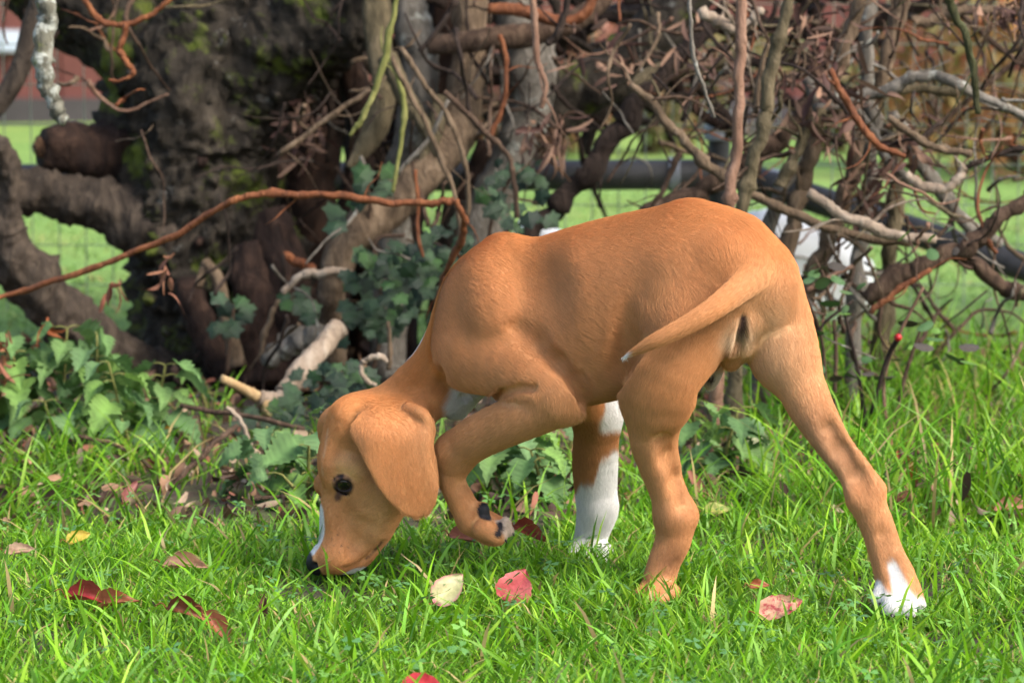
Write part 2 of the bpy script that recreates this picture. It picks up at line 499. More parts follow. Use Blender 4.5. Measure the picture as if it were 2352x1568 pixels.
# ------------------------------------------------------------------ rail, post, wire fence
def straight_tube(name, a, b, r, mat, parent=None, nseg=20, rough=0.0, sub=1):
    path = np.array([(*a, r), (*((np.array(a) + np.array(b)) / 2), r), (*b, r)])
    V, Q, Tt = tube_arrays(path, nseg, 4, rough, seed=1)
    base = np.array(parent.location) if parent is not None else np.zeros(3)
    return link(name, mesh_np(name, V - base, [Q, Tt]), mat, parent)
def make_rails():
    YR = 5.35
    r1 = empty('pipe_rail', tuple(P(1660, 405, YR)), 'long level black pipe rail behind the tree, ending at the post', 'rail')
    a = P(-1500, 423, YR); b = P(1660, 400, YR)
    straight_tube('pipe', a, b, pxm(35, YR), M['pipe'], r1)
    straight_tube('clamp', P(1535, 401, YR), P(1560, 401, YR), pxm(40, YR), M['galv'], r1)
    p0 = P(1652, 300, YR); g = np.array((p0[0], YR + 0.0, -0.05))
    post = empty('rail_post', (p0[0], YR, 0), 'black upright pipe post with a grey collar between the two rails', 'post')
    straight_tube('pipe', g, P(1652, 262, YR), pxm(26, YR), M['pipe'], post)
    straight_tube('collar', P(1652, 322, YR), P(1652, 288, YR), pxm(36, YR), M['galv'], post)
    straight_tube('cap', P(1652, 266, YR), P(1652, 255, YR), pxm(30, YR), M['galv'], post)
    r2 = empty('pipe_rail', tuple(P(1700, 400, 5.2)), 'grey black pipe rail sloping down to the right of the post', 'rail')
    straight_tube('pipe', P(1690, 398, 5.25), P(2460, 648, 5.02), pxm(33, 5.2), M['pipe'], r2)
    straight_tube('clamp', P(1760, 421, 5.235), P(1785, 429, 5.23), pxm(38, 5.2), M['galv'], r2)
    f = empty('wire_fence', (0, 5.6, 0), 'thin wire mesh fence standing along the pasture', 'fence')
    V, Q = [], []
    k = 0
    def wire(a, b, r):
        nonlocal k
        a, b = np.array(a), np.array(b)
        d = unit_(b - a); u = np.cross(d, (0, 1, 0)); u /= np.linalg.norm(u); w = np.cross(d, u)
        ring = [u * math.cos(t) + w * math.sin(t) for t in (0.5, 2.6, 4.7)]
        for e in (a, b):
            for q in ring: V.append(e + q * r)
        for i in range(3): Q.append((k + i, k + (i + 1) % 3, k + 3 + (i + 1) % 3, k + 3 + i))
        k += 6
    for x in np.arange(-2.6, 2.6, 0.05): wire((x, 5.6, 0.0), (x, 5.6, 0.95), 0.0014)
    for z in np.arange(0.06, 0.96, 0.075): wire((-2.6, 5.602, z), (2.6, 5.602, z), 0.0014)
    link('wire_mesh', mesh_np('wire_mesh', np.array(V) - np.array((0, 5.6, 0)), np.array(Q)), M['wire'], f)
    for x in (-1.85, -0.62, 1.3):
        straight_tube('stake', (x, 5.63, -0.05), (x, 5.63, 1.0), 0.012, M['brown'], f, 8)
def unit_(v):
    v = np.asarray(v, float); return v / (np.linalg.norm(v) + 1e-12)
make_rails()

# white plastic sack lying on the pasture behind the stems
def make_sack():
    nu, nv = 48, 32
    V = []
    c = P(1850, 610, 5.45); c[2] = 0.0
    for j in range(nv + 1):
        t = math.pi * j / nv
        for i in range(nu):
            f = 2 * math.pi * i / nu
            x, y, z = math.sin(t) * math.cos(f), math.sin(t) * math.sin(f), math.cos(t)
            sx = math.copysign(abs(x) ** 0.75, x) * 0.125
            sy = math.copysign(abs(y) ** 0.8, y) * 0.09
            sz = 0.095 + math.copysign(abs(z) ** 0.7, z) * 0.104
            sz *= 1 - 0.18 * (sx / 0.1)
            d = mnoise.fractal(Vector((x * 2.2, y * 2.2, z * 2.2)), 0.8, 2.0, 4) * 0.008
            V.append((sx + d * x, sy + d * y, sz + d * z))
    i = np.arange((nv + 1) * nu).reshape(nv + 1, nu)
    F = np.stack((i[:-1], i[1:], np.roll(i[1:], -1, 1), np.roll(i[:-1], -1, 1)), -1).reshape(-1, 4)
    s = empty('plastic_sack', tuple(c), 'plump white plastic sack on the pasture behind the tan stems', 'sack')
    link('bag', mesh_np('bag', V, F), M['sack'], s)
    path = np.array([(-0.10, -0.06, 0.10, 0.002), (-0.03, -0.093, 0.132, 0.002), (0.04, -0.092, 0.11, 0.002), (0.09, -0.05, 0.08, 0.002)])
    Vt, Q, Tt = tube_arrays(path, 6, 6, 0.05, seed=5)
    link('seam', mesh_np('seam', Vt, [Q, Tt]), M['pale'], s)
    c2 = P(1262, 560, 5.6)
    s2 = empty('plastic_sack', (c2[0], c2[1], 0), 'small white plastic sack beyond the puppy shoulders', 'sack')
    V2 = np.array(V) * (0.55, 0.7, 0.88)
    link('bag', mesh_np('bag', V2, F), M['sack'], s2)
make_sack()

# ------------------------------------------------------------------ the old tree
YT = 4.62
tb = P(540, 860, YT); tb[2] = 0
tree = empty('gnarled_tree', tuple(tb), 'old dark gnarled tree with mossy trunk and low limbs', 'tree')
def limb(name, pts, mat='limb', nseg=16, sub=8, **kw):
    kw.setdefault('rough', 0.06)
    return stem(name, pts, mat, parent=tree, nseg=nseg, sub=sub, **kw)
limb('trunk', [(560, 930, 430, YT), (545, 850, 360, YT), (520, 740, 330, YT), (495, 600, 345, YT), (470, 470, 365, YT), (440, 350, 385, YT), (470, 230, 390, YT), (530, 120, 400, YT + 0.02), (600, 20, 380, YT + 0.04), (690, -120, 330, YT + 0.05), (760, -320, 280, YT + 0.05), (800, -700, 220, YT)],
     'trunk', 110, 15, rough=0.015, lump=0.035, lump_scale=9, ridges=0.045, lump2=0.9)
limb('limb', [(560, 170, 250, YT - 0.03), (650, 90, 240, YT - 0.06), (760, 20, 215, YT - 0.08), (880, -90, 180, YT - 0.1), (1010, -260, 140, YT - 0.1)], 'trunk', 64, 14, lump=0.018, lump_scale=14, ridges=0.04, lump2=1.0)
limb('limb', [(430, 250, 200, YT - 0.02), (360, 140, 190, YT - 0.02), (250, 40, 170, YT), (120, -40, 150, YT + 0.02), (-80, -120, 120, YT)], 'trunk', 50, 12, lump=0.014, lump_scale=16, ridges=0.04, lump2=1.0)
limb('limb', [(440, 560, 150, YT - 0.08), (340, 520, 135, YT - 0.10), (230, 468, 110, YT - 0.1), (120, 445, 100, YT - 0.1), (30, 440, 92, YT - 0.12), (-90, 420, 88, YT - 0.14), (-300, 350, 70, YT - 0.2), (-600, 180, 40, YT - 0.3)], 'limb', 36, 12, lump=0.010, lump_scale=22, ridges=0.03, lump2=0.8)
limb('limb', [(430, 868, 50, YT - 0.08), (370, 845, 66, YT - 0.10), (290, 818, 84, YT - 0.14), (210, 775, 104, YT - 0.18), (120, 700, 122, YT - 0.22), (45, 610, 116, YT - 0.26), (5, 520, 84, YT - 0.28), (22, 430, 56, YT - 0.3), (0, 350, 44, YT - 0.32), (-60, 280, 36, YT - 0.34), (-200, 60, 26, YT - 0.4), (-300, -200, 14, YT - 0.4)], 'limb', 40, 12, lump=0.010, lump_scale=20, ridges=0.035, lump2=0.8)
limb('limb', [(290, 350, 150, YT - 0.03), (230, 352, 135, YT - 0.05), (160, 345, 112, YT - 0.08), (95, 340, 92, YT - 0.1)], 'rotten', 24, 8, lump=0.008, lump_scale=22, ridges=0.05)
stem('stub_end', [(96, 340, 58, YT - 0.105), (80, 345, 30, YT - 0.11)], 'hollow', parent=tree, nseg=14)
limb('limb', [(130, -60, 60, YT - 0.2), (80, 40, 50, YT - 0.2), (50, 150, 48, YT - 0.2), (0, 235, 44, YT - 0.2), (-60, 300, 40, YT - 0.2), (-150, 440, 30, YT - 0.2), (-210, 640, 16, YT - 0.22)], 'limb', 14, 7)
limb('limb', [(60, -40, 150, YT + 0.15), (170, 60, 130, YT + 0.15), (300, 130, 130, YT + 0.12), (400, 230, 120, YT + 0.1)], 'trunk', 24, 7, lump=0.008, lump_scale=18)
# rotten buttress and torn bark at the foot of the trunk
limb('root', [(620, 480, 70, YT - 0.16), (650, 600, 110, YT - 0.17), (670, 720, 130, YT - 0.18), (690, 830, 150, YT - 0.18), (720, 890, 120, YT - 0.2)], 'rotten', 26, 8, lump=0.012, lump_scale=16, ridges=0.06)
limb('root', [(560, 560, 60, YT - 0.18), (585, 680, 90, YT - 0.2), (600, 800, 110, YT - 0.2), (610, 890, 120, YT - 0.22)], 'rotten', 22, 8, lump=0.010, lump_scale=18, ridges=0.06)
limb('root', [(430, 640, 60, YT - 0.17), (460, 740, 70, YT - 0.19), (520, 840, 80, YT - 0.2), (560, 890, 60, YT - 0.2)], 'rotten', 22, 8, lump=0.010, lump_scale=18, ridges=0.06)
limb('bark_strip', [(470, 600, 26, YT - 0.24), (500, 640, 30, YT - 0.25), (512, 700, 34, YT - 0.25), (530, 770, 34, YT - 0.25), (545, 840, 46, YT - 0.25)], 'tan', 10, 6)
limb('bark_strip', [(470, 610, 22, YT - 0.24), (455, 660, 20, YT - 0.25)], 'tan', 8, 6)
for i in range(26):                                     # knots and flakes that roughen the trunk
    r_ = random.Random(i)
    x, y = r_.uniform(300, 640), r_.uniform(120, 780)
    limb('burr', [(x, y, r_.uniform(14, 34), YT - 0.115 - 0.02 * math.sin((x - 300) / 340 * 3.14)), (x + r_.uniform(-14, 14), y + r_.uniform(8, 24), r_.uniform(14, 40), YT - 0.125 - 0.02 * math.sin((x - 300) / 340 * 3.14))], 'trunk' if i % 3 else 'rotten', 9, 4, rough=0.25)
# crown above the frame: boughs and autumn leaves that shade the hedge
def make_crown():
    rs = np.random.RandomState(5)
    for i in range(9):
        a = np.array((rs.uniform(-0.6, 0.2), 4.6 + rs.uniform(-0.1, 0.1), 1.05))
        e = np.array((rs.uniform(-1.8, 2.4), 4.6 + rs.uniform(-0.5, 0.4), rs.uniform(1.3, 2.3)))
        m = (a + e) / 2 + np.array((0, 0, 0.25))
        stem('bough', [(*a, 0.05), (*m, 0.032), (*e, 0.012)], 'limb', parent=tree, world=True, nseg=10, sub=8)
    cs, rr = [], []
    for i in range(70):
        cs.append((rs.uniform(-1.8, 2.2), rs.uniform(4.1, 5.0), rs.uniform(1.15, 2.0))); rr.append(np.array((1, 0.7, 0.7)) * rs.uniform(0.2, 0.34))
    V, F, c = leaf_cloud(16000, cs, rr, 0.04, [(0.07, 0.09, 0.02), (0.11, 0.1, 0.03), (0.16, 0.09, 0.03), (0.06, 0.07, 0.02)], 6)
    o = link('crown', mesh_np('crown', V - np.array(tree.location), F, c, smooth=False), M['crown'], tree)
    o['kind'] = 'stuff'
make_crown()

# ------------------------------------------------------------------ grey twisted shrub in the middle
sb = P(900, 880, 4.5); sb[2] = 0
shrub = empty('twisted_shrub', tuple(sb), 'many-stemmed pale grey shrub with a thick leaning tan stem', 'shrub')
def sh(pts, mat, name='stem', nseg=16, **kw):
    kw.setdefault('rough', 0.07)
    return stem(name, pts, mat, parent=shrub, nseg=nseg, sub=8, **kw)
sh([(1085, -120, 74, 4.45), (1078, 0, 76, 4.45), (1078, 120, 80, 4.45), (1062, 240, 84, 4.43), (1035, 330, 92, 4.40), (960, 415, 96, 4.36), (860, 500, 96, 4.32), (790, 572, 86, 4.30), (765, 650, 62, 4.30), (762, 730, 56, 4.32), (770, 880, 60, 4.36)], 'tan', lump=0.006, lump_scale=26, ridges=0.04)
sh([(925, -100, 80, 4.5), (940, 20, 84, 4.5), (960, 120, 92, 4.5), (962, 220, 90, 4.5), (945, 320, 84, 4.52), (905, 440, 80, 4.55), (900, 600, 84, 4.56), (890, 880, 90, 4.56)], 'grey', lump=0.005, lump_scale=26, ridges=0.04)
sh([(1150, -100, 92, 4.55), (1190, 30, 104, 4.55), (1215, 140, 116, 4.55), (1215, 250, 104, 4.55), (1180, 350, 92, 4.55), (1135, 450, 92, 4.55), (1110, 560, 100, 4.55), (1080, 880, 110, 4.55)], 'grey', lump=0.008, lump_scale=22, ridges=0.05)
sh([(860, -60, 66, 4.42), (868, 90, 62, 4.40), (880, 200, 58, 4.38), (862, 290, 56, 4.36), (830, 350, 40, 4.35), (800, 385, 16, 4.34)], 'olive', ridges=0.06)
sh([(1010, 220, 34, 4.38), (1000, 300, 40, 4.37), (970, 380, 30, 4.36)], 'olive')
sh([(890, 130, 46, 4.33), (930, 220, 44, 4.31), (975, 290, 30, 4.30), (1005, 360, 16, 4.30)], 'olive', ridges=0.06)
sh([(985, 108, 36, 4.36), (1060, 98, 50, 4.35), (1140, 88, 54, 4.36), (1230, 78, 56, 4.37), (1320, 48, 50, 4.38), (1400, -20, 44, 4.4), (1470, -120, 40, 4.4)], 'brown', ridges=0.03)
sh([(1120, 20, 26, 4.3), (1200, 25, 30, 4.3), (1290, 50, 28, 4.3), (1345, 30, 24, 4.3), (1370, -30, 22, 4.3)], 'red')
sh([(1230, 300, 120, 4.66), (1320, 215, 130, 4.66), (1420, 165, 136, 4.66), (1510, 80, 130, 4.66), (1600, -40, 120, 4.66), (1680, -200, 110, 4.66)], 'trunk', nseg=28, lump=0.010, lump_scale=18)
sh([(1700, 130, 34, 4.4), (1600, 150, 44, 4.4), (1520, 165, 46, 4.38), (1468, 195, 40, 4.35), (1455, 225, 26, 4.34)], 'olive')
sh([(750, 880, 90, 4.68), (760, 700, 80, 4.7), (800, 520, 70, 4.7), (830, 300, 70, 4.7), (790, 100, 70, 4.7)], 'rotten', ridges=0.05)
sh([(700, 900, 210, 4.86), (690, 640, 190, 4.86), (690, 430, 170, 4.86), (730, 270, 130, 4.86), (790, 120, 110, 4.86), (830, -60, 90, 4.86)], 'rotten', nseg=24, lump=0.012, lump_scale=16, ridges=0.05)
sh([(880, 900, 170, 4.88), (890, 640, 160, 4.88), (900, 450, 150, 4.88), (950, 300, 120, 4.88), (1000, 150, 100, 4.88), (1030, -40, 90, 4.88)], 'rotten', nseg=22, lump=0.010, lump_scale=16, ridges=0.05)
sh([(1070, 900, 130, 4.8), (1090, 640, 130, 4.8), (1100, 480, 130, 4.8), (1140, 330, 100, 4.8)], 'rotten', nseg=20, lump=0.008, lump_scale=16, ridges=0.05)
sh([(1010, 880, 70, 4.64), (1020, 640, 66, 4.64), (1050, 460, 60, 4.64)], 'limb', ridges=0.05)

# ------------------------------------------------------------------ single stems that can be told apart
HS = 'stems of the hedge beside the pasture'
def hs(pts, mat, label, name='hedge_stem', group=HS, cat='stem', **kw):
    kw.setdefault('kink', 0.22); kw.setdefault('rough', 0.12)
    o = stem(name, pts, mat, label, cat, group, **kw)
    if name in ('hedge_stem', 'vine') and pts[len(pts) // 2][2] > 11:
        r_ = random.Random(label)
        base = np.array(o.location)
        for q in range(r_.randint(3, 6) if pts[len(pts) // 2][2] > 17 else 2):     # side shoots
            i = r_.randrange(0, len(pts) - 1); t = r_.random()
            x, y, w, Y = [pts[i][c] * (1 - t) + pts[i + 1][c] * t for c in range(4)]
            if y > 760: continue
            a = r_.uniform(0, 6.28); L = r_.uniform(40, 170); ww = max(3.5, w * r_.uniform(0.2, 0.42))
            pp = []
            for k in range(4):
                pp.append((x, y, ww * (1 - 0.22 * k), Y))
                a += r_.uniform(-0.6, 0.6); x += math.cos(a) * L / 3; y += math.sin(a) * L / 3; Y += r_.uniform(-0.02, 0.02)
            _seed[0] += 1
            V, Q, Tt = tube_arrays(pxpath(pp), 5, 4, 0.1, seed=_seed[0], kink=0.3)
            link('side_twig', mesh_np('side_twig', V - base, [Q, Tt]), M[mat], o)
    return o
hs([(1697, -60, 22, 3.62), (1700, 60, 24, 3.62), (1702, 180, 25, 3.62), (1694, 320, 25, 3.62), (1678, 440, 26, 3.62), (1664, 560, 28, 3.63), (1650, 800, 30, 3.66), (1640, 1090, 32, 3.68)], 'pink', 'straight pinkish tan stem rising behind the puppy rump')
hs([(1830, -60, 22, 3.75), (1800, 60, 26, 3.75), (1772, 170, 30, 3.75), (1758, 270, 30, 3.75), (1728, 380, 30, 3.75), (1700, 490, 30, 3.76), (1690, 640, 32, 3.78), (1690, 920, 34, 3.8), (1690, 1060, 34, 3.8)], 'olive', 'olive tan stem leaning beside the straight pinkish stem')
hs([(1765, 100, 12, 3.78), (1745, 165, 14, 3.78), (1735, 260, 14, 3.77)], 'tan', 'short tan side shoot on the olive tan stem')
hs([(1990, -60, 30, 4.0), (1955, 60, 34, 4.0), (1925, 160, 34, 4.0), (1880, 270, 34, 4.0), (1858, 370, 36, 4.0), (1838, 440, 38, 4.0), (1815, 530, 40, 4.0), (1785, 640, 44, 4.0), (1765, 800, 44, 4.02), (1750, 990, 44, 4.05)], 'tan', 'thick tan stem crossing in front of the white sack')
hs([(2080, -40, 32, 4.15), (2050, 80, 34, 4.15), (2015, 200, 34, 4.15), (1985, 300, 34, 4.15), (1955, 400, 34, 4.15), (1930, 480, 38, 4.15), (1900, 560, 40, 4.15), (1865, 650, 44, 4.15), (1840, 790, 44, 4.15), (1830, 980, 46, 4.15)], 'tan', 'second tan stem parallel to the thick one crossing the white sack')
hs([(2000, -50, 28, 4.1), (1992, 80, 30, 4.1), (1996, 200, 32, 4.1), (2000, 330, 34, 4.1), (1998, 450, 34, 4.1), (1980, 560, 34, 4.1), (1960, 680, 36, 4.1), (1950, 960, 38, 4.1)], 'grey', 'upright grey stem rising through the dead leaf clump')
hs([(2060, 300, 30, 4.2), (2058, 420, 34, 4.2), (2050, 520, 36, 4.2), (2040, 640, 38, 4.2), (2015, 800, 38, 4.2), (2010, 940, 38, 4.2)], 'olive', 'short upright stem below the dead leaf clump')
hs([(1850, 180, 26, 4.05), (1878, 280, 26, 4.05), (1850, 360, 28, 4.05), (1800, 420, 30, 4.05), (1778, 480, 32, 4.05), (1750, 600, 34, 4.06), (1740, 960, 34, 4.08)], 'grey', 'pale lichened stem left of the thick tan stem')
hs([(1890, 250, 24, 3.95), (1850, 310, 26, 3.95), (1820, 370, 26, 3.95), (1790, 430, 26, 3.95)], 'olive', 'forked olive branch leaning against the thick tan stem')
hs([(1448, 195, 16, 3.9), (1490, 230, 20, 3.9), (1540, 290, 22, 3.9), (1580, 330, 22, 3.9), (1640, 390, 22, 3.9), (1720, 440, 22, 3.9), (1800, 480, 22, 3.9), (1890, 520, 22, 3.9), (1980, 545, 22, 3.9), (2090, 556, 20, 3.9)], 'tan', 'long arching tan branch dipping across the black rail')
hs([(1856, 442, 22, 3.85), (1920, 482, 26, 3.85), (1990, 516, 26, 3.85), (2060, 540, 24, 3.85), (2150, 552, 20, 3.85)], 'pale', 'pale cut branch lying across the tan stems')
hs([(1870, 248, 22, 3.95), (1960, 236, 26, 3.95), (2040, 205, 26, 3.94), (2110, 180, 26, 3.93), (2180, 186, 26, 3.92), (2260, 226, 24, 3.92), (2330, 256, 22, 3.92), (2420, 300, 20, 3.92)], 'grey', 'arched grey lichened branch reaching over the pasture')
hs([(2000, 220, 20, 3.97), (2090, 206, 22, 3.97), (2180, 212, 20, 3.97), (2240, 214, 16, 3.97)], 'olive', 'mossy branch just under the arched grey branch')
hs([(2165, -40, 16, 3.6), (2190, 20, 18, 3.6), (2216, 80, 19, 3.6), (2232, 150, 18, 3.6), (2242, 210, 16, 3.6), (2246, 262, 12, 3.6)], 'mossy', 'hanging dark mossy twig above the pasture', cat='twig')
hs([(1583, -40, 8, 3.5), (1586, 40, 9, 3.5), (1590, 110, 10, 3.5), (1606, 170, 9, 3.5), (1626, 225, 8, 3.5), (1641, 272, 6, 3.5)], 'grey', 'thin grey kinked twig hanging beside the straight pinkish stem', cat='twig')
hs([(1990, 690, 40, 3.9), (2060, 640, 44, 3.9), (2120, 605, 44, 3.9), (2200, 580, 42, 3.9), (2260, 530, 40, 3.9), (2320, 480, 36, 3.9), (2420, 430, 30, 3.9)], 'brown', 'thick dark brown branch arching low over the grass')
hs([(2170, 570, 30, 4.0), (2240, 610, 34, 4.0), (2310, 655, 36, 4.0), (2400, 700, 36, 4.0)], 'brown', 'dark branch running down from the low arching branch')
hs([(2000, 720, 14, 3.8), (2070, 660, 14, 3.8), (2140, 620, 12, 3.8)], 'red', 'short red twig under the low arching branch', cat='twig')
hs([(1190, 560, 42, 4.3), (1270, 490, 44, 4.3), (1340, 410, 46, 4.3), (1410, 310, 46, 4.3), (1480, 220, 44, 4.3), (1560, 130, 40, 4.3), (1640, 40, 36, 4.3)], 'darktwig', 'dark diagonal stem in front of the level black rail')
hs([(1480, 500, 40, 4.2), (1560, 460, 44, 4.2), (1640, 425, 46, 4.2), (1720, 370, 46, 4.2), (1790, 315, 44, 4.2), (1860, 240, 36, 4.2), (1900, 170, 30, 4.2)], 'brown', 'brown stem leaning across the rail post')
hs([(1560, 350, 16, 4.1), (1545, 390, 14, 4.1), (1520, 440, 12, 4.1), (1495, 474, 8, 4.1)], 'brown', 'small brown side twig below the arching tan branch', cat='twig')
hs([(1610, 20, 26, 4.0), (1650, 45, 28, 4.0), (1690, 72, 26, 4.0)], 'pale', 'short pale broken branch end beside the pinkish stem')
hs([(1700, 80, 20, 3.95), (1725, 50, 22, 3.95), (1752, 30, 20, 3.95)], 'pale', 'curved pale branch stub right of the pinkish stem')
hs([(2100, 52, 24, 4.2), (2160, 36, 26, 4.2), (2230, 20, 26, 4.2), (2352, 28, 22, 4.2), (2430, 40, 20, 4.2)], 'tan', 'level tan branch in front of the red barn')
hs([(2050, 260, 24, 4.1), (2090, 330, 28, 4.1), (2130, 400, 32, 4.1), (2180, 470, 34, 4.1), (2240, 530, 30, 4.1), (2300, 560, 26, 4.1)], 'grey', 'grey branch descending to the low arching branch')
hs([(1960, 245, 18, 4.0), (2000, 300, 22, 4.0), (2040, 360, 22, 4.0), (2090, 420, 22, 4.0)], 'grey', 'pale grey branch crossing below the dead leaf clump')
hs([(2040, 270, 16, 3.85), (2100, 310, 18, 3.85), (2170, 345, 18, 3.85), (2230, 352, 16, 3.85)], 'tan', 'tan branch with a cut end pointing over the pasture')
hs([(2080, 400, 20, 3.9), (2110, 425, 24, 3.9), (2160, 432, 24, 3.9), (2200, 415, 22, 3.9), (2215, 380, 16, 3.9)], 'pale', 'pale hooked branch beside the hanging dead leaves')
hs([(2212, 388, 12, 4.0), (2280, 360, 14, 4.0), (2352, 340, 14, 4.0), (2430, 320, 14, 4.0)], 'darktwig', 'thin dark twig reaching level over the pasture', cat='twig')
hs([(2130, -40, 12, 4.4), (2240, 60, 14, 4.4), (2310, 120, 14, 4.4), (2430, 210, 14, 4.4)], 'brown', 'thin brown twig across the orange bush', cat='twig')
hs([(2060, 370, 12, 4.35), (2200, 250, 14, 4.35), (2352, 130, 14, 4.35), (2430, 70, 12, 4.35)], 'brown', 'straight brown twig rising across the orange bush', cat='twig')
hs([(1905, 160, 16, 3.8), (1940, 220, 18, 3.8), (1975, 290, 18, 3.8), (2030, 340, 16, 3.8), (2080, 360, 10, 3.8)], 'red', 'reddish orange twig slanting through the dead leaf clump', cat='twig')
# left
hs([(112, -40, 36, 3.75), (106, 30, 42, 3.75), (98, 100, 44, 3.75), (108, 180, 42, 3.75), (122, 235, 36, 3.75), (152, 280, 30, 3.75)], 'lichen', 'hanging lichen crusted branch beside the mossy trunk', name='lichen_branch', cat='branch', group=None)
hs([(182, -30, 12, 4.0), (210, 30, 14, 4.0), (245, 54, 14, 4.0), (290, 56, 13, 4.0), (345, 34, 13, 4.0), (400, -10, 12, 4.0)], 'red', 'looped reddish brown vine hanging in front of the trunk', name='vine', cat='vine', group=None)
hs([(290, 56, 12, 3.98), (284, 90, 14, 3.98), (276, 118, 18, 3.98), (290, 145, 14, 3.98), (306, 166, 12, 3.98), (280, 184, 8, 3.98), (250, 186, 6, 3.98)], 'red', 'curled dry tendril dangling from the looped vine', name='tendril', cat='tendril', group=None)
hs([(-520, 930, 10, 4.0), (-300, 800, 11, 3.96), (-60, 706, 12, 3.9), (40, 672, 13, 3.9), (140, 638, 14, 3.88), (260, 600, 14, 3.86), (370, 556, 15, 3.84), (460, 505, 16, 3.82), (540, 462, 16, 3.8), (590, 447, 16, 3.8), (680, 448, 16, 3.8), (780, 452, 17, 3.8), (880, 462, 17, 3.8), (950, 468, 17, 3.8), (1005, 466, 16, 3.8), (1046, 458, 14, 3.8)], 'red', 'long orange red vine arching across the trunk', name='vine', cat='vine', group=None)
hs([(1046, 458, 14, 3.8), (1060, 485, 14, 3.8), (1066, 520, 16, 3.82), (1056, 560, 18, 3.84), (1030, 610, 14, 3.86), (1010, 660, 12, 3.9), (1000, 760, 12, 3.9)], 'red', 'rusty kinked vine dropping behind the puppy neck', name='vine', cat='vine', group=None)
VG = 'slender vines hanging in front of the grey shrub'
for pts, mt, lb in [
    ([(915, -30, 10, 3.9), (900, 50, 14, 3.9), (884, 130, 16, 3.9), (860, 210, 14, 3.9), (830, 275, 12, 3.9), (802, 312, 8, 3.9)], 'green', 'yellow green shoot drooping from the grey shrub'),
    ([(895, 130, 10, 4.0), (918, 190, 12, 4.0), (930, 250, 12, 4.0), (922, 320, 11, 4.0), (912, 390, 10, 4.0), (903, 440, 8, 4.0)], 'green', 'greenish vine hanging straight down to the leaning tan stem'),
    ([(900, 130, 12, 4.0), (950, 230, 13, 4.0), (990, 310, 13, 4.0), (1020, 380, 12, 4.0), (1045, 450, 11, 4.0), (1060, 560, 10, 4.0)], 'tan', 'tan vine slanting down to the kink of the orange vine'),
    ([(920, 110, 12, 4.05), (980, 200, 13, 4.05), (1030, 270, 13, 4.05), (1060, 340, 12, 4.05), (1076, 420, 12, 4.05), (1072, 500, 12, 4.05)], 'tan', 'pale tan vine bowing right of the leaning tan stem'),
    ([(1225, -30, 14, 3.85), (1228, 60, 15, 3.85), (1234, 140, 15, 3.85), (1252, 200, 13, 3.85), (1244, 250, 11, 3.85)], 'pink', 'mauve stem hanging in front of the mottled grey stem'),
    ([(1148, 80, 12, 4.1), (1160, 130, 12, 4.1), (1164, 190, 12, 4.1), (1150, 260, 12, 4.1), (1120, 320, 12, 4.1)], 'red', 'dark orange vine curving over the mottled grey stem'),
    ([(1020, 210, 12, 4.0), (1070, 260, 13, 4.0), (1130, 320, 13, 4.0), (1170, 360, 12, 4.0), (1182, 420, 12, 4.0), (1186, 500, 12, 4.0)], 'brown', 'brown twisting vine between the two grey stems'),
    ([(640, 355, 12, 4.2), (720, 300, 13, 4.2), (800, 240, 12, 4.2), (850, 205, 10, 4.2)], 'tan', 'thin tan twig slanting up from the trunk to the shrub'),
    ([(1030, 230, 9, 4.05), (990, 310, 10, 4.05), (930, 380, 10, 4.05), (915, 400, 8, 4.05)], 'grey', 'thin grey twig crossing the greenish vine'),
    ([(955, 390, 8, 4.0), (960, 470, 9, 4.0), (960, 540, 9, 4.0), (972, 590, 8, 4.0)], 'red', 'thin red shoot below the orange vine'),
    ([(1310, -20, 16, 4.0), (1290, 60, 18, 4.0), (1260, 100, 16, 4.0)], 'darktwig', 'dark looped stem at the end of the level branch'),
    ([(1050, 0, 14, 4.1), (1010, 60, 14, 4.1), (965, 120, 12, 4.1)], 'darktwig', 'dark thin stem over the pale grey stem')]:
    hs(pts, mt, lb, name='vine', cat='vine', group=VG)
# broken sticks and twigs on the soil
st = empty('broken_stick', tuple(P(610, 935, 3.92)), 'broken pale stick with a split yellow end resting under the tree', 'stick')
stem('bark_piece', [(778, 752, 46, 4.05), (740, 795, 50, 4.02), (695, 850, 52, 3.98), (650, 905, 48, 3.95)], 'pale', parent=st, nseg=16, sub=8, rough=0.1, lump=0.003, lump_scale=60)
stem('splinter', [(508, 868, 18, 3.9), (545, 886, 24, 3.91), (592, 912, 28, 3.92)], 'wood', parent=st, nseg=10, sub=6, rough=0.1)
stem('torn_end', [(596, 912, 30, 3.92), (618, 918, 34, 3.93), (648, 905, 30, 3.94)], 'pale', parent=st, nseg=10, sub=6, rough=0.25)
stem('torn_end', [(612, 918, 26, 3.925), (610, 945, 20, 3.925), (622, 955, 10, 3.925)], 'wood', parent=st, nseg=9, sub=6, rough=0.3)
SG = 'dry twigs lying under the tree'
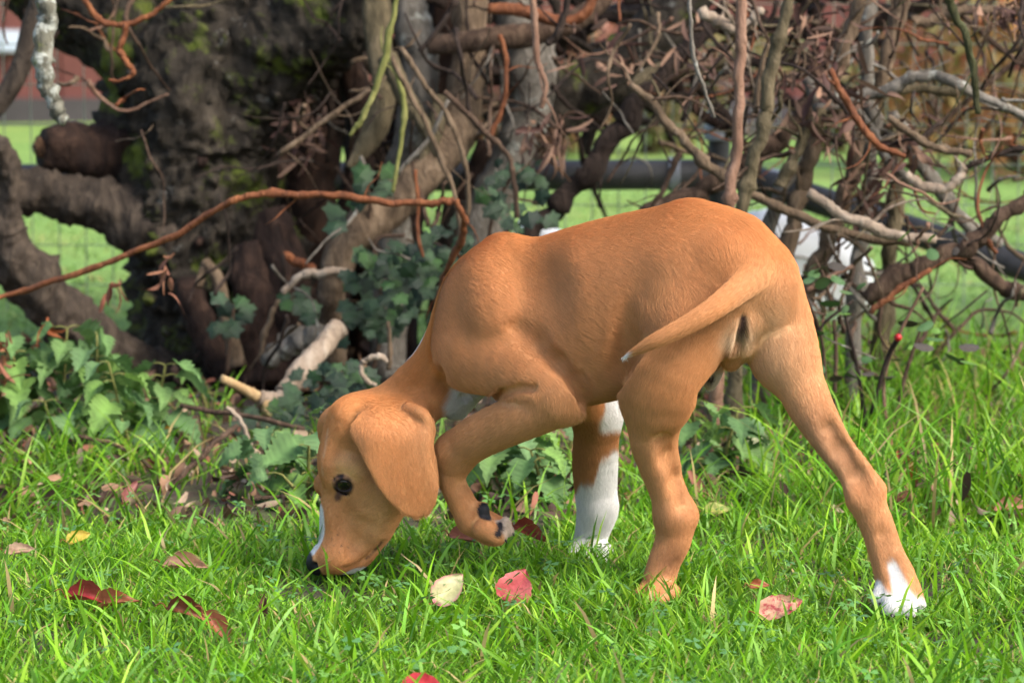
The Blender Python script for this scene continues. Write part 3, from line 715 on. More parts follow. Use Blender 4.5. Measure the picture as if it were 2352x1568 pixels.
for pts, mt, lb in [
    ([(618, 828, 46, 4.2), (650, 795, 54, 4.2), (690, 775, 56, 4.2), (730, 770, 48, 4.2)], 'grey', 'short grey log end behind the broken pale stick'),
    ([(648, 672, 14, 4.15), (676, 645, 18, 4.15), (712, 630, 20, 4.15), (760, 624, 20, 4.15), (804, 628, 18, 4.15)], 'pale', 'bent pale twig in front of the leaning tan stem'),
    ([(655, 588, 20, 4.2), (690, 606, 24, 4.2), (720, 622, 20, 4.2)], 'red', 'short rusty twig above the bent pale twig'),
    ([(600, 830, 10, 4.2), (606, 770, 12, 4.2), (626, 720, 14, 4.2), (640, 690, 8, 4.2)], 'tan', 'upright forked dry twig against the rotten bark'),
    ([(340, 1155, 10, 3.5), (400, 1110, 13, 3.5), (450, 1060, 13, 3.52), (500, 1010, 12, 3.54), (545, 975, 10, 3.56)], 'brown', 'straight brown twig slanting over the soil by the nettles'),
    ([(415, 930, 10, 3.75), (490, 945, 12, 3.74), (560, 955, 12, 3.72), (640, 972, 11, 3.7), (700, 985, 9, 3.7)], 'brown', 'long thin brown twig lying below the broken stick'),
    ([(520, 935, 10, 3.6), (548, 960, 12, 3.6), (566, 1000, 12, 3.6), (580, 1035, 12, 3.6), (606, 1056, 10, 3.6), (645, 1050, 6, 3.6)], 'pale', 'curly pale twig with a hooked tip above the soil'),
    ([(826, 845, 12, 3.8), (838, 826, 14, 3.8), (868, 818, 14, 3.8), (890, 830, 12, 3.8)], 'pale', 'small looped pale twig beside the puppy neck'),
    ([(828, 840, 12, 3.8), (838, 870, 12, 3.8), (862, 886, 10, 3.8)], 'pale', 'lower half of a looped pale twig beside the puppy neck'),
    ([(893, 738, 10, 3.85), (896, 790, 12, 3.85), (894, 850, 12, 3.85)], 'tan', 'short upright tan twig beside the puppy neck'),
    ([(180, 1000, 8, 3.6), (260, 1020, 9, 3.6), (330, 1060, 9, 3.6), (380, 1130, 8, 3.55)], 'brown', 'thin brown twig hidden among the nettles'),
    ([(585, 1150, 8, 3.35), (640, 1140, 9, 3.35), (700, 1150, 8, 3.33)], 'brown', 'thin twig on the soil left of the puppy muzzle'),
    ([(590, 1060, 10, 3.55), (615, 1100, 14, 3.52), (640, 1118, 12, 3.5), (655, 1150, 8, 3.48)], 'pink', 'curled pinkish bark strip on the soil')]:
    hs(pts, mt, lb, name='dry_twig', cat='twig', group=SG)

# ------------------------------------------------------------------ tangle of fine twigs
def tangle():
    rs = np.random.RandomState(21)
    mats = ['tan', 'brown', 'brown', 'grey', 'darktwig', 'olive', 'pink', 'darktwig', 'tan', 'brown', 'red']
    zones = [((1420, 2400), (-40, 330), 150, (3.85, 4.7), 'tangled in the upper hedge behind the puppy', 'fine twigs in the upper hedge'),
             ((1790, 2400), (330, 840), 105, (3.75, 4.5), 'tangled in the lower hedge over long grass', 'fine twigs in the lower hedge'),
             ((640, 1420), (-40, 420), 70, (4.1, 4.8), 'tangled among the grey shrub stems', 'fine twigs in the grey shrub'),
             ((480, 1300), (420, 900), 46, (4.05, 4.7), 'tangled at the foot of the grey shrub', 'fine twigs at the foot of the shrub'),
             ((-20, 420), (-20, 330), 16, (4.0, 4.8), 'among the low limbs of the old tree', 'fine twigs among the low limbs')]
    for (xa, xb), (ya, yb), n, (d0, d1), lb, gr in zones:
        for i in range(n):
            x, y, Y = rs.uniform(xa, xb), rs.uniform(ya, yb), rs.uniform(d0, d1)
            a = rs.uniform(0, 6.28)
            if rs.rand() < 0.45: a = rs.choice((1.35, 1.75, -1.2)) + rs.randn() * 0.3
            L = rs.uniform(70, 300)
            w = rs.uniform(4, 13)
            pts = []
            for k in range(5):
                pts.append((x, y, w * (1 - 0.16 * k), Y))
                a += rs.randn() * 0.38
                x += math.cos(a) * L / 4; y += math.sin(a) * L / 4; Y += rs.randn() * 0.03
            m = mats[rs.randint(len(mats))]
            if xa < 700 and xa > 100: m = rs.choice(['darktwig', 'brown', 'darktwig', 'tan', 'grey'])
            cw = {'tan': 'tan', 'brown': 'brown', 'grey': 'grey', 'darktwig': 'dark', 'olive': 'olive', 'pink': 'pinkish', 'red': 'reddish', 'pale': 'pale'}[m]
            dx, dy = pts[-1][0] - pts[0][0], pts[-1][1] - pts[0][1]
            ow = 'upright' if abs(dy) > 2.2 * abs(dx) else ('level' if abs(dx) > 2.2 * abs(dy) else ('slanting' if abs(dx) > 0.8 * abs(dy) else 'leaning'))
            lw = 'short' if L < 140 else ('long' if L > 220 else 'middling')
            hs(pts, m, '%s %s %s %s twig %s' % (lw, 'thin' if w < 9 else 'stout', ow, cw, lb), name='fine_twig', cat='twig', group=gr, nseg=5, sub=5, rough=0.1, kink=0.35)
    for i in range(90):                       # dark boughs deep in the hedge
        x, y, Y = rs.uniform(560, 2000), rs.uniform(-90, 260), rs.uniform(4.75, 5.2)
        if x > 1500 and y > 150: y -= 150
        a = rs.uniform(-0.6, 0.6) + rs.choice((0, 1.5, 3.1)); w = rs.uniform(16, 46); L = rs.uniform(200, 420)
        pts = []
        for k in range(5):
            pts.append((x, y, w * (1 - 0.13 * k), Y))
            a += rs.randn() * 0.3
            x += math.cos(a) * L / 4; y += math.sin(a) * L / 4 * 0.8
        m = rs.choice(['darktwig', 'rotten', 'limb'])
        dx, dy = pts[-1][0] - pts[0][0], pts[-1][1] - pts[0][1]
        ow = 'upright' if abs(dy) > 1.6 * abs(dx) else ('level' if abs(dx) > 2.0 * abs(dy) else 'slanting')
        hs(pts, m, '%s %s %s bough deep inside the hedge behind the stems' % ('thick' if w > 30 else 'slim', ow, {'darktwig': 'blackish', 'rotten': 'dark red brown', 'limb': 'grey brown'}[m]), name='dark_bough', cat='branch', group='dark boughs deep in the hedge', nseg=7, sub=5, rough=0.12)
tangle()

# ------------------------------------------------------------------ clumps of dead curled leaves
def curled(rs, p, L, w):
    """one shrivelled leaf as a curled strip"""
    n = 6
    d = rs.randn(3); d[2] -= 1.1; d /= np.linalg.norm(d)
    s = np.cross(d, rs.randn(3)); s /= np.linalg.norm(s)
    c = np.cross(d, s)
    cur = rs.uniform(-2.2, 2.2)
    V = []
    q = np.array(p, float)
    for k in range(n):
        t = k / (n - 1)
        ww = w * (0.15 + math.sin(math.pi * (0.08 + 0.84 * t)))
        tw = s * math.cos(cur * t) + c * math.sin(cur * t)
        V += [q - tw * ww + c * ww * 0.5, q, q + tw * ww + c * ww * 0.5]
        q = q + (d * math.cos(cur * t * 0.8) + c * math.sin(cur * t * 0.8)) * L / n
    F = []
    for k in range(n - 1):
        for j in range(2):
            F.append((k * 3 + j, k * 3 + j + 1, k * 3 + 4 + j, k * 3 + 3 + j))
    return V, F
def clump(px, py, Y, rx, ry, n, label, seed, size=0.028, cols=((0.10, 0.055, 0.04), (0.17, 0.10, 0.07), (0.07, 0.035, 0.028), (0.22, 0.13, 0.085))):
    rs = np.random.RandomState(seed)
    base = P(px, py, Y)
    V, F, C = [], [], []
    for i in range(n):
        off = rs.randn(3) * 0.5
        p = P(px + off[0] * rx, py + off[1] * ry, Y + off[2] * 0.07)
        v, f = curled(rs, p - base, size * rs.uniform(0.7, 2.2), size * rs.uniform(0.05, 0.17))
        F += [tuple(a + len(V) for a in q) for q in f]
        V += v
        C += [np.array(cols[rs.randint(len(cols))]) * rs.uniform(0.7, 1.3)] * len(v)
    o = link('dead_leaf_clump', mesh_np('dead_leaf_clump', V, np.array(F), np.array(C)), M['deadleaf'], None, tuple(base))
    tag(o, label, 'dead leaves', None, 'stuff')
clump(1880, 110, 3.95, 75, 110, 70, 'big clump of shrivelled brown leaves hanging in the hedge top', 1)
clump(1925, 250, 3.95, 95, 80, 60, 'shrivelled brown leaves tangled where the branches cross', 2)
clump(1985, 420, 4.0, 55, 95, 55, 'drooping shrivelled red brown leaves beside the grey stem', 3)
clump(2090, 330, 3.95, 60, 70, 46, 'loose shrivelled leaves under the arched grey branch', 4)
clump(2300, 20, 3.9, 60, 30, 40, 'dark shrivelled leaves hanging at the top over the orange bush', 5)
clump(1250, 310, 4.2, 60, 60, 60, 'dark shrivelled leaves below the mottled grey stem', 6)
clump(1380, 120, 4.2, 90, 80, 34, 'shrivelled leaves hanging under the dark limb', 7)
clump(1600, 120, 4.2, 80, 80, 34, 'shrivelled leaves behind the thin grey kinked twig', 8)
clump(690, 300, 4.5, 50, 70, 60, 'shrivelled leaves wedged between trunk and shrub', 9)
clump(380, 620, 3.9, 16, 50, 9, 'dry seed tassels hanging from the orange red vine', 10, cols=((0.25, 0.11, 0.07), (0.3, 0.14, 0.08)))
clump(260, 660, 3.9, 20, 40, 7, 'small dry leaves dangling over the sunlit gap', 11, cols=((0.22, 0.08, 0.05), (0.3, 0.12, 0.07)))
clump(10, 810, 3.85, 18, 70, 22, 'crumbly rust brown stalk leaves beside the nettles', 12, cols=((0.32, 0.13, 0.07), (0.25, 0.1, 0.06)))
clump(110, 740, 3.9, 8, 60, 7, 'thin rusty seed stalk in front of the fallen limb', 13, cols=((0.32, 0.1, 0.04), (0.28, 0.11, 0.06)))
print('hedge %.1f' % (time.time() - T0))
# ------------------------------------------------------------------ the puppy
HV = 0.0020                                   # voxel of the body surface
def unit(v):
    v = np.asarray(v, float); return v / np.linalg.norm(v)
DOG_F = unit((-0.906, 0.423, 0.0))            # where the trunk points
DOG_L = unit((-0.423, -0.906, 0.0))           # its left
HEAD_L = unit((0.22, -0.96, 0.10))            # left of the turned head
def midY(px): return 2.79 + 0.466 * (1760 - px) / 2400.0

lo = np.array((-0.215, 2.64, -0.006)); hi = np.array((0.42, 3.10, 0.425))
NX, NY, NZ = [int(math.ceil((hi[i] - lo[i]) / HV)) + 1 for i in range(3)]
gx = (lo[0] + HV * np.arange(NX)).astype(np.float32)
gy = (lo[1] + HV * np.arange(NY)).astype(np.float32)
gzz = (lo[2] + HV * np.arange(NZ)).astype(np.float32)
D = np.full((NX, NY, NZ), 0.06, np.float32)
BONES = []                                    # p1,p2,r1,r2,fur direction,length

def region(mn, mx):
    a = np.clip(np.floor((np.asarray(mn) - lo) / HV).astype(int), 0, (NX, NY, NZ))
    b = np.clip(np.ceil((np.asarray(mx) - lo) / HV).astype(int) + 1, 0, (NX, NY, NZ))
    sl = tuple(slice(a[i], b[i]) for i in range(3))
    return sl, gx[sl[0]][:, None, None], gy[sl[1]][None, :, None], gzz[sl[2]][None, None, :]
def smin(a, b, k):
    h = np.maximum(k - np.abs(a - b), 0) / k
    return np.minimum(a, b) - h * h * k * 0.25
def smax(a, b, k): return -smin(-a, -b, k)
def rc_sdf(X, Y, Z, p1, r1, p2, r2, n=None, s=1.0):
    """tapered capsule, optionally squeezed (s>1 = thinner) along n"""
    p1 = np.asarray(p1, np.float32); p2 = np.asarray(p2, np.float32)
    qx, qy, qz = X - p1[0], Y - p1[1], Z - p1[2]
    ba = p2 - p1
    if n is not None:
        n = np.asarray(n, np.float32)
        dn = (qx * n[0] + qy * n[1] + qz * n[2]) * np.float32(s - 1)
        qx, qy, qz = qx + dn * n[0], qy + dn * n[1], qz + dn * n[2]
        ba = ba + n * np.dot(ba, n) * (s - 1)
    bb = float(np.dot(ba, ba)) + 1e-12
    t = np.clip((qx * ba[0] + qy * ba[1] + qz * ba[2]) / np.float32(bb), 0, 1)
    dx, dy, dz = qx - t * ba[0], qy - t * ba[1], qz - t * ba[2]
    d = np.sqrt(dx * dx + dy * dy + dz * dz) - (np.float32(r1) + t * np.float32(r2 - r1))
    return d
def add(p1, r1, p2, r2, k=0.015, n=None, s=1.0, carve=False):
    p1 = np.asarray(p1, float); p2 = np.asarray(p2, float)
    rr = max(r1, r2) + k + 3 * HV
    sl, X, Y, Z = region(np.minimum(p1, p2) - rr, np.maximum(p1, p2) + rr)
    d = rc_sdf(X, Y, Z, p1, r1, p2, r2, n, s)
    D[sl] = smax(D[sl], -d, k) if carve else smin(D[sl], d, k)
def chain(pts, k=0.015, n=None, s=1.0, first_k=None, length=0.0055, flow=None, carve=False):
    """pts rows: px,py,radius_px,Y ; one smooth tapered limb blended into the body"""
    q = np.array([(*P(a, b, Y), pxm(r, Y)) for a, b, r, Y in pts])
    c = catmull(q, 4)
    rr = c[:, 3].max() + k + 3 * HV
    sl, X, Y, Z = region(c[:, :3].min(0) - rr, c[:, :3].max(0) + rr)
    d = None
    for i in range(len(c) - 1):
        e = rc_sdf(X, Y, Z, c[i, :3], c[i, 3], c[i + 1, :3], c[i + 1, 3], n, s)
        d = e if d is None else smin(d, e, 0.0015)
    D[sl] = smax(D[sl], -d, k) if carve else smin(D[sl], d, k)
    if not carve:
        for i in range(len(q) - 1):
            BONES.append((q[i, :3], q[i + 1, :3], q[i, 3], q[i + 1, 3], unit(q[i + 1, :3] - q[i, :3]) if flow is None else flow, length))
def ball(px, py, r, Y, k=0.01, n=None, s=1.0, carve=False):
    p = P(px, py, Y); add(p, pxm(r, Y), p, pxm(r, Y), k, n, s, carve)
def sample(p):
    g = (np.asarray(p) - lo) / HV
    g = np.clip(g, 0, (NX - 1.001, NY - 1.001, NZ - 1.001))
    i = g.astype(int); f = (g - i).astype(np.float32)
    x, y, z = i[..., 0], i[..., 1], i[..., 2]
    fx, fy, fz = f[..., 0], f[..., 1], f[..., 2]
    def L(a, b, t): return a + (b - a) * t
    return L(L(L(D[x, y, z], D[x + 1, y, z], fx), L(D[x, y + 1, z], D[x + 1, y + 1, z], fx), fy),
             L(L(D[x, y, z + 1], D[x + 1, y, z + 1], fx), L(D[x, y + 1, z + 1], D[x + 1, y + 1, z + 1], fx), fy), fz)
def surf(px, py, y0=2.66, y1=3.08):
    """nearest skin along the line of a photo position"""
    ys = np.arange(y0, y1, 0.0008)
    pts = np.array([P(px, py, y) for y in ys])
    d = sample(pts)
    k = np.argmax(d < 0)
    return pts[k] if d[k] < 0 else P(px, py, 2.9)
def groove(path, r, depth, k=0.006):
    """shallow fold along a line on the skin"""
    pts = [surf(a, b) for a, b in path]
    for a, b in zip(pts[:-1], pts[1:]):
        off = np.array((0, -(r - depth + k * 0.2), 0))
        add(a + off, r, b + off, r, k, carve=True)
def swell(path, r, out, k=0.012):
    pts = [surf(a, b) for a, b in path]
    for a, b in zip(pts[:-1], pts[1:]):
        off = np.array((0, r - out + k * 0.2, 0))
        add(a + off, r, b + off, r, k)

# --- trunk
back = -DOG_F
chain([(1195, 738, 184, midY(1195)), (1290, 737, 199, midY(1290)), (1425, 702, 203, midY(1425)), (1555, 655, 180, midY(1555)),
       (1665, 640, 140, midY(1665)), (1720, 655, 112, midY(1720))], k=0.02, n=DOG_L, s=1.30, length=0.0078, flow=unit(back + np.array((0, 0, -0.35))))
chain([(1150, 588, 38, midY(1150) - 0.012), (1122, 660, 50, midY(1110) - 0.02)], k=0.03, length=0.0078, flow=unit(back + np.array((0, 0, -0.5))))      # withers
chain([(1690, 548, 36, midY(1690)), (1590, 520, 40, midY(1590))], k=0.035, length=0.0078, flow=unit(back + np.array((0, 0, -0.3))))                 # croup
# neck
chain([(1130, 725, 105, midY(1120)), (1098, 752, 98, midY(1090)), (1046, 808, 80, midY(1035)), (995, 865, 68, midY(985) - 0.005), (915, 955, 76, 2.945)],
      k=0.03, n=DOG_L, s=1.12, length=0.0078, flow=unit((0.55, -0.05, 0.6)))
# --- skull and muzzle
chain([(862, 1010, 102, 2.940), (852, 1060, 98, 2.938)], k=0.022, length=0.0042, flow=unit((0.4, -0.1, 0.8)))
chain([(845, 1085, 90, 2.936), (814, 1170, 68, 2.934)], k=0.022, n=HEAD_L, s=1.12, length=0.003, flow=unit((0.35, -0.1, 0.8)))
chain([(815, 1160, 68, 2.934), (787, 1245, 56, 2.934), (767, 1278, 48, 2.933)], k=0.018, n=HEAD_L, s=1.22, length=0.0030, flow=unit((0.35, -0.1, 0.8)))
chain([(885, 1120, 66, 2.920), (858, 1200, 50, 2.928)], k=0.02, length=0.0035, flow=unit((0.6, 0, 0.5)))     # cheek
chain([(860, 1228, 26, 2.932), (838, 1272, 23, 2.932), (806, 1298, 20, 2.932)], k=0.010, n=HEAD_L, s=1.1, length=0.003, flow=unit((0.5, 0, 0.6)))     # lower jaw
chain([(790, 1268, 36, 2.917), (765, 1285, 30, 2.916)], k=0.014, length=0.0022, flow=unit((0.5, 0, 0.6)))  # near lip
chain([(790, 1268, 36, 2.951), (765, 1285, 30, 2.952)], k=0.014, length=0.0022, flow=unit((0.5, 0, 0.6)))  # far lip
ball(732, 1291, 30, 2.931, 0.008, HEAD_L, 0.9)                                                      # nose pad
ball(772, 1080, 30, 2.915, 0.02); ball(749, 1112, 28, 2.955, 0.012)                                    # brows
chain([(808, 962, 44, 2.915), (786, 1030, 34, 2.918)], k=0.03, length=0.003, flow=unit((0.4, -0.1, 0.8)))      # forehead near side
chain([(806, 965, 42, 2.955), (782, 1030, 28, 2.955)], k=0.03, length=0.003, flow=unit((0.4, 0.1, 0.8)))
# far ear
chain([(805, 948, 38, 2.972), (762, 968, 28, 2.982), (749, 996, 18, 2.986), (752, 1024, 10, 2.986)], k=0.008, length=0.003)
# --- left fore limb (lifted)
chain([(1112, 690, 80, midY(1100) - 0.030), (1084, 800, 84, midY(1080) - 0.036)], k=0.028, n=DOG_L, s=1.35, length=0.0078, flow=unit(back + np.array((0, 0, -0.8))))
chain([(1092, 812, 88, midY(1085) - 0.040), (1185, 842, 80, 2.852), (1270, 900, 66, 2.831)], k=0.007, n=DOG_L, s=1.25, length=0.005, flow=unit((0.7, -0.2, -0.6)))
chain([(1280, 925, 55, 2.834), (1185, 962, 53, 2.853), (1105, 1000, 49, 2.874), (1052, 1034, 46, 2.893)], k=0.006, length=0.0078)
ball(1312, 932, 26, 2.836, 0.016)                                                                    # elbow
chain([(1046, 1042, 44, 2.893), (1039, 1098, 30, 2.895), (1055, 1142, 30, 2.896), (1082, 1190, 33, 2.897)], k=0.010, length=0.0048)
chain([(1084, 1192, 33, 2.897), (1120, 1222, 27, 2.896), (1140, 1232, 20, 2.895)], k=0.006, length=0.0048)
chain([(1110, 1212, 24, 2.882), (1136, 1228, 19, 2.879), (1150, 1230, 14, 2.879)], k=0.003, length=0.003)
chain([(1108, 1192, 25, 2.905), (1140, 1203, 20, 2.903), (1160, 1206, 15, 2.902)], k=0.003, length=0.003)
chain([(1118, 1204, 20, 2.892), (1146, 1216, 18, 2.889), (1166, 1218, 14, 2.888)], k=0.003, length=0.003)
ball(1108, 1170, 17, 2.888, 0.008)                                                                  # pads
ball(1160, 1200, 13, 2.886, 0.004)
# --- right fore limb
chain([(1240, 800, 80, 2.950), (1320, 880, 62, 2.970), (1372, 955, 50, 2.990)], k=0.02, length=0.0060)
chain([(1372, 955, 50, 2.990), (1367, 1060, 51, 3.003), (1369, 1130, 47, 3.008), (1372, 1170, 46, 3.008), (1358, 1230, 37, 3.010), (1352, 1268, 40, 3.006)], k=0.014, length=0.0060)
for tx, ty, tr in ((1322, 1287, 20, ), (1343, 1292, 21), (1366, 1291, 20), (1384, 1285, 17)):
    chain([(tx + 6, ty - 22, tr, 3.000), (tx - 2, ty, tr * 0.85, 2.984)], k=0.006, length=0.003)
chain([(1075, 850, 66, 2.945), (1048, 925, 36, 2.955)], k=0.02, length=0.006)
# --- left hind limb
hp = midY(1640) - 0.038
chain([(1655, 630, 105, hp + 0.006), (1575, 745, 116, 2.789), (1525, 850, 92, 2.779), (1512, 900, 86, 2.786)], k=0.010, n=DOG_L, s=1.35, length=0.0075)
chain([(1508, 905, 78, 2.794), (1498, 1000, 52, 2.800), (1510, 1065, 43, 2.806), (1530, 1125, 38, 2.810), (1546, 1175, 40, 2.813)], k=0.016, length=0.0060)
chain([(1612, 775, 60, 2.798), (1574, 860, 42, 2.800), (1540, 940, 32, 2.801), (1542, 1015, 13, 2.806), (1551, 1076, 12, 2.810), (1563, 1129, 13, 2.813), (1575, 1178, 19, 2.815)], k=0.007, length=0.005)     # hamstring and tendon
chain([(1553, 1190, 44, 2.815), (1546, 1240, 40, 2.815), (1526, 1290, 36, 2.813), (1512, 1340, 37, 2.810)], k=0.014, length=0.004)
for tx, ty, yy in ((1472, 1364, 2.800), (1490, 1372, 2.785), (1515, 1376, 2.778), (1488, 1362, 2.825)):
    chain([(tx + 28, ty - 18, 20, yy + 0.012), (tx, ty, 17, yy)], k=0.006, length=0.003)
# --- right hind limb (stretched back)
chain([(1735, 655, 100, 2.822), (1782, 745, 84, 2.815), (1800, 815, 74, 2.806)], k=0.022, n=DOG_L, s=1.15, length=0.0075)
chain([(1800, 815, 72, 2.806), (1838, 885, 56, 2.796), (1862, 940, 47, 2.789), (1903, 1010, 37, 2.782), (1952, 1076, 33, 2.775), (1980, 1125, 35, 2.768)], k=0.014, length=0.005)
chain([(1872, 890, 18, 2.788), (1905, 945, 14, 2.778), (1938, 1005, 12, 2.770), (1982, 1070, 13, 2.765), (2006, 1115, 20, 2.763)], k=0.008, length=0.0060)
chain([(1990, 1148, 40, 2.765), (2016, 1212, 37, 2.760), (2036, 1272, 38, 2.755), (2054, 1320, 44, 2.750), (2064, 1362, 50, 2.745)], k=0.014, length=0.0060)
for tx, ty, tr, yy in ((2022, 1372, 19, 2.735), (2048, 1395, 23, 2.722), (2082, 1400, 23, 2.722), (2108, 1386, 18, 2.735)):
    chain([(0.5 * (tx + 2062), ty - 46, tr + 4, yy + 0.016), (tx, ty, tr, yy)], k=0.003, length=0.0035)
# --- tail
chain([(1770, 592, 30, 2.800), (1742, 620, 38, 2.766), (1702, 660, 30, 2.744), (1645, 704, 24, 2.730), (1580, 745, 20, 2.724), (1515, 778, 16, 2.724), (1465, 802, 10, 2.731), (1434, 820, 3, 2.738)],
      k=0.008, length=0.007)
# --- hindquarter detail
chain([(1715, 735, 26, 2.775), (1712, 790, 16, 2.785)], k=0.012, length=0.009, flow=unit((0.05, -0.3, -1)))
chain([(1685, 735, 26, 2.772), (1682, 790, 16, 2.782)], k=0.012, length=0.009, flow=unit((-0.1, -0.3, -1)))
chain([(1690, 790, 30, 2.800), (1680, 825, 24, 2.808)], k=0.012, length=0.005)                       # scrotum
chain([(1655, 800, 26, 2.86), (1635, 862, 20, 2.858), (1632, 880, 12, 2.857)], k=0.010, length=0.005)  # sheath
print('dog base %.1f' % (time.time() - T0))
# folds and muscle lines
groove([(1170, 748), (1225, 786), (1278, 828), (1318, 872), (1342, 922)], 0.009, 0.0095, 0.007)
groove([(1060, 913), (1110, 911), (1152, 897), (1190, 889), (1222, 890)], 0.0055, 0.0085, 0.004)
groove([(1008, 850), (1018, 885), (1040, 905)], 0.008, 0.004, 0.008)
groove([(1482, 640), (1466, 690), (1450, 740)], 0.022, 0.0028, 0.02)
groove([(1454, 725), (1444, 770), (1432, 810), (1420, 850)], 0.014, 0.0065, 0.016)
groove([(1524, 1010), (1540, 1050), (1560, 1100), (1573, 1150)], 0.008, 0.0055, 0.010)
groove([(1905, 985), (1930, 1030), (1962, 1085), (1985, 1125)], 0.008, 0.0036, 0.011)
groove([(1706, 726), (1702, 755), (1697, 785)], 0.004, 0.004, 0.004)
groove([(2030, 1225), (2048, 1290), (2066, 1340)], 0.008, 0.0022, 0.008)
groove([(1185, 600), (1200, 650), (1208, 720)], 0.03, 0.0018, 0.03)
swell([(1120, 640), (1132, 700), (1140, 740)], 0.02, 0.004, 0.02)
swell([(1560, 640), (1545, 720)], 0.03, 0.004, 0.03)
groove([(776, 1035), (760, 1085)], 0.012, 0.0018, 0.012)               # brow furrow
groove([(876, 1244), (858, 1266), (838, 1284), (815, 1298), (790, 1305)], 0.0026, 0.0034, 0.003)   # mouth
# eye
EYE_S = surf(789, 1113)
EYE_N = unit(np.array([float(sample(EYE_S + d) - sample(EYE_S - d)) for d in np.eye(3) * 0.004]))
EYE_R = 0.0120
EYE_C = EYE_S - EYE_N * EYE_R * 0.74
add(EYE_C, EYE_R + 0.0005, EYE_C, EYE_R + 0.0005, 0.0015, carve=True)
UPPER = [P(a, b, EYE_S[1]) for a, b in ((762, 1122), (768, 1109), (780, 1101), (794, 1100), (806, 1107), (812, 1119))]
UPPER = [EYE_C + unit(q - EYE_C) * (EYE_R + 0.0006) for q in UPPER]
LOWER = [P(a, b, EYE_S[1]) for a, b in ((768, 1131), (781, 1133), (795, 1129), (808, 1121))]
LOWER = [EYE_C + unit(q - EYE_C) * (EYE_R + 0.0004) for q in LOWER]
for a_, b_ in list(zip(UPPER[:-1], UPPER[1:])) + list(zip(LOWER[:-1], LOWER[1:])): add(a_, 0.0018, b_, 0.0018, 0.003)
swell([(766, 1074), (788, 1064), (814, 1070), (828, 1086)], 0.006, 0.0022, 0.008)
groove([(772, 1166), (785, 1200), (800, 1230)], 0.012, 0.002, 0.012)
groove([(835, 1215), (822, 1250), (812, 1275)], 0.010, 0.0018, 0.010)
# nostril
npos = surf(722, 1300)
add(npos + np.array((0, -0.001, 0)), 0.0028, npos + np.array((0.005, 0.002, 0.004)), 0.0016, 0.002, carve=True)
# --- near ear: hanging flap
EAR = np.array([(806, 972), (802, 990), (818, 1022), (840, 1066), (862, 1110), (890, 1148), (924, 1180), (955, 1191), (984, 1182),
                (1002, 1154), (1009, 1115), (1004, 1065), (997, 1020), (1001, 985), (997, 962), (976, 940), (944, 922), (905, 914), (862, 922), (828, 944)], float)
def ear_Y(x, y):
    t = np.clip((y - 905) / 125.0, 0, 1)
    b = 2.928 - 0.060 * (1 - (1 - t) ** 2.6) + 0.006 * np.clip((y - 1050) / 140, 0, 1) ** 2
    b = b + 0.000045 * 0 * x
    b = b + 0.010 * np.clip((x - 975) / 30, 0, 1) ** 2 * np.clip((1120 - y) / 60, 0, 1)
    b = b + 0.010 * np.clip((850 - x) / 48, 0, 1) ** 1.5
    b = b - 0.004 * np.exp(-((x - 905) / 60) ** 2) + 0.0012 * np.sin(x * 0.05 + y * 0.012)
    return b
c0 = P(900, 900, 2.90); c1 = P(1000, 1195, 2.90)
sl, X, Y, Z = region((P(790, 1000, 2.9)[0], 2.845, c1[2] - 0.015), (P(1022, 1000, 2.9)[0], 2.925, c0[2] + 0.012))
shp = np.broadcast(X, Y, Z).shape
XX, YY, ZZ = np.broadcast_to(X, shp), np.broadcast_to(Y, shp), np.broadcast_to(Z, shp)
pxx, pyy = proj(np.stack((XX, YY, ZZ), -1))
d2 = np.full(shp, 1e9); inside = np.zeros(shp, bool)
for i in range(len(EAR)):
    a, b = EAR[i], EAR[(i + 1) % len(EAR)]
    ex, ey = b - a
    wx, wy = pxx - a[0], pyy - a[1]
    t = np.clip((wx * ex + wy * ey) / (ex * ex + ey * ey), 0, 1)
    d2 = np.minimum(d2, (wx - ex * t) ** 2 + (wy - ey * t) ** 2)
    cond = (a[1] > pyy) != (b[1] > pyy)
    inside ^= cond & (pxx < (b[0] - a[0]) * (pyy - a[1]) / (b[1] - a[1] + 1e-9) + a[0])
d2 = np.sqrt(d2) * np.where(inside, -1, 1) * (2.87 / FPX) + 0.0024
dw = np.abs(YY - ear_Y(pxx, pyy)) - 0.0008
de = np.sqrt(np.maximum(d2, 0) ** 2 + np.maximum(dw, 0) ** 2) + np.minimum(np.maximum(d2, dw), 0) - 0.0020
D[sl] = smin(D[sl], de.astype(np.float32), 0.006)
chain([(938, 936, 13, 2.888), (972, 952, 13, 2.875), (988, 980, 7, 2.872)], k=0.006, length=0.003)
# ear root: soft bulge joining flap and skull
chain([(862, 955, 40, 2.910), (950, 955, 44, 2.912)], k=0.012, length=0.003)
BONES.append((P(890, 960, 2.873), P(940, 1150, 2.870), 0.03, 0.03, unit((0.12, 0, -1)), 0.0042))
print('dog sdf %.1f' % (time.time() - T0))

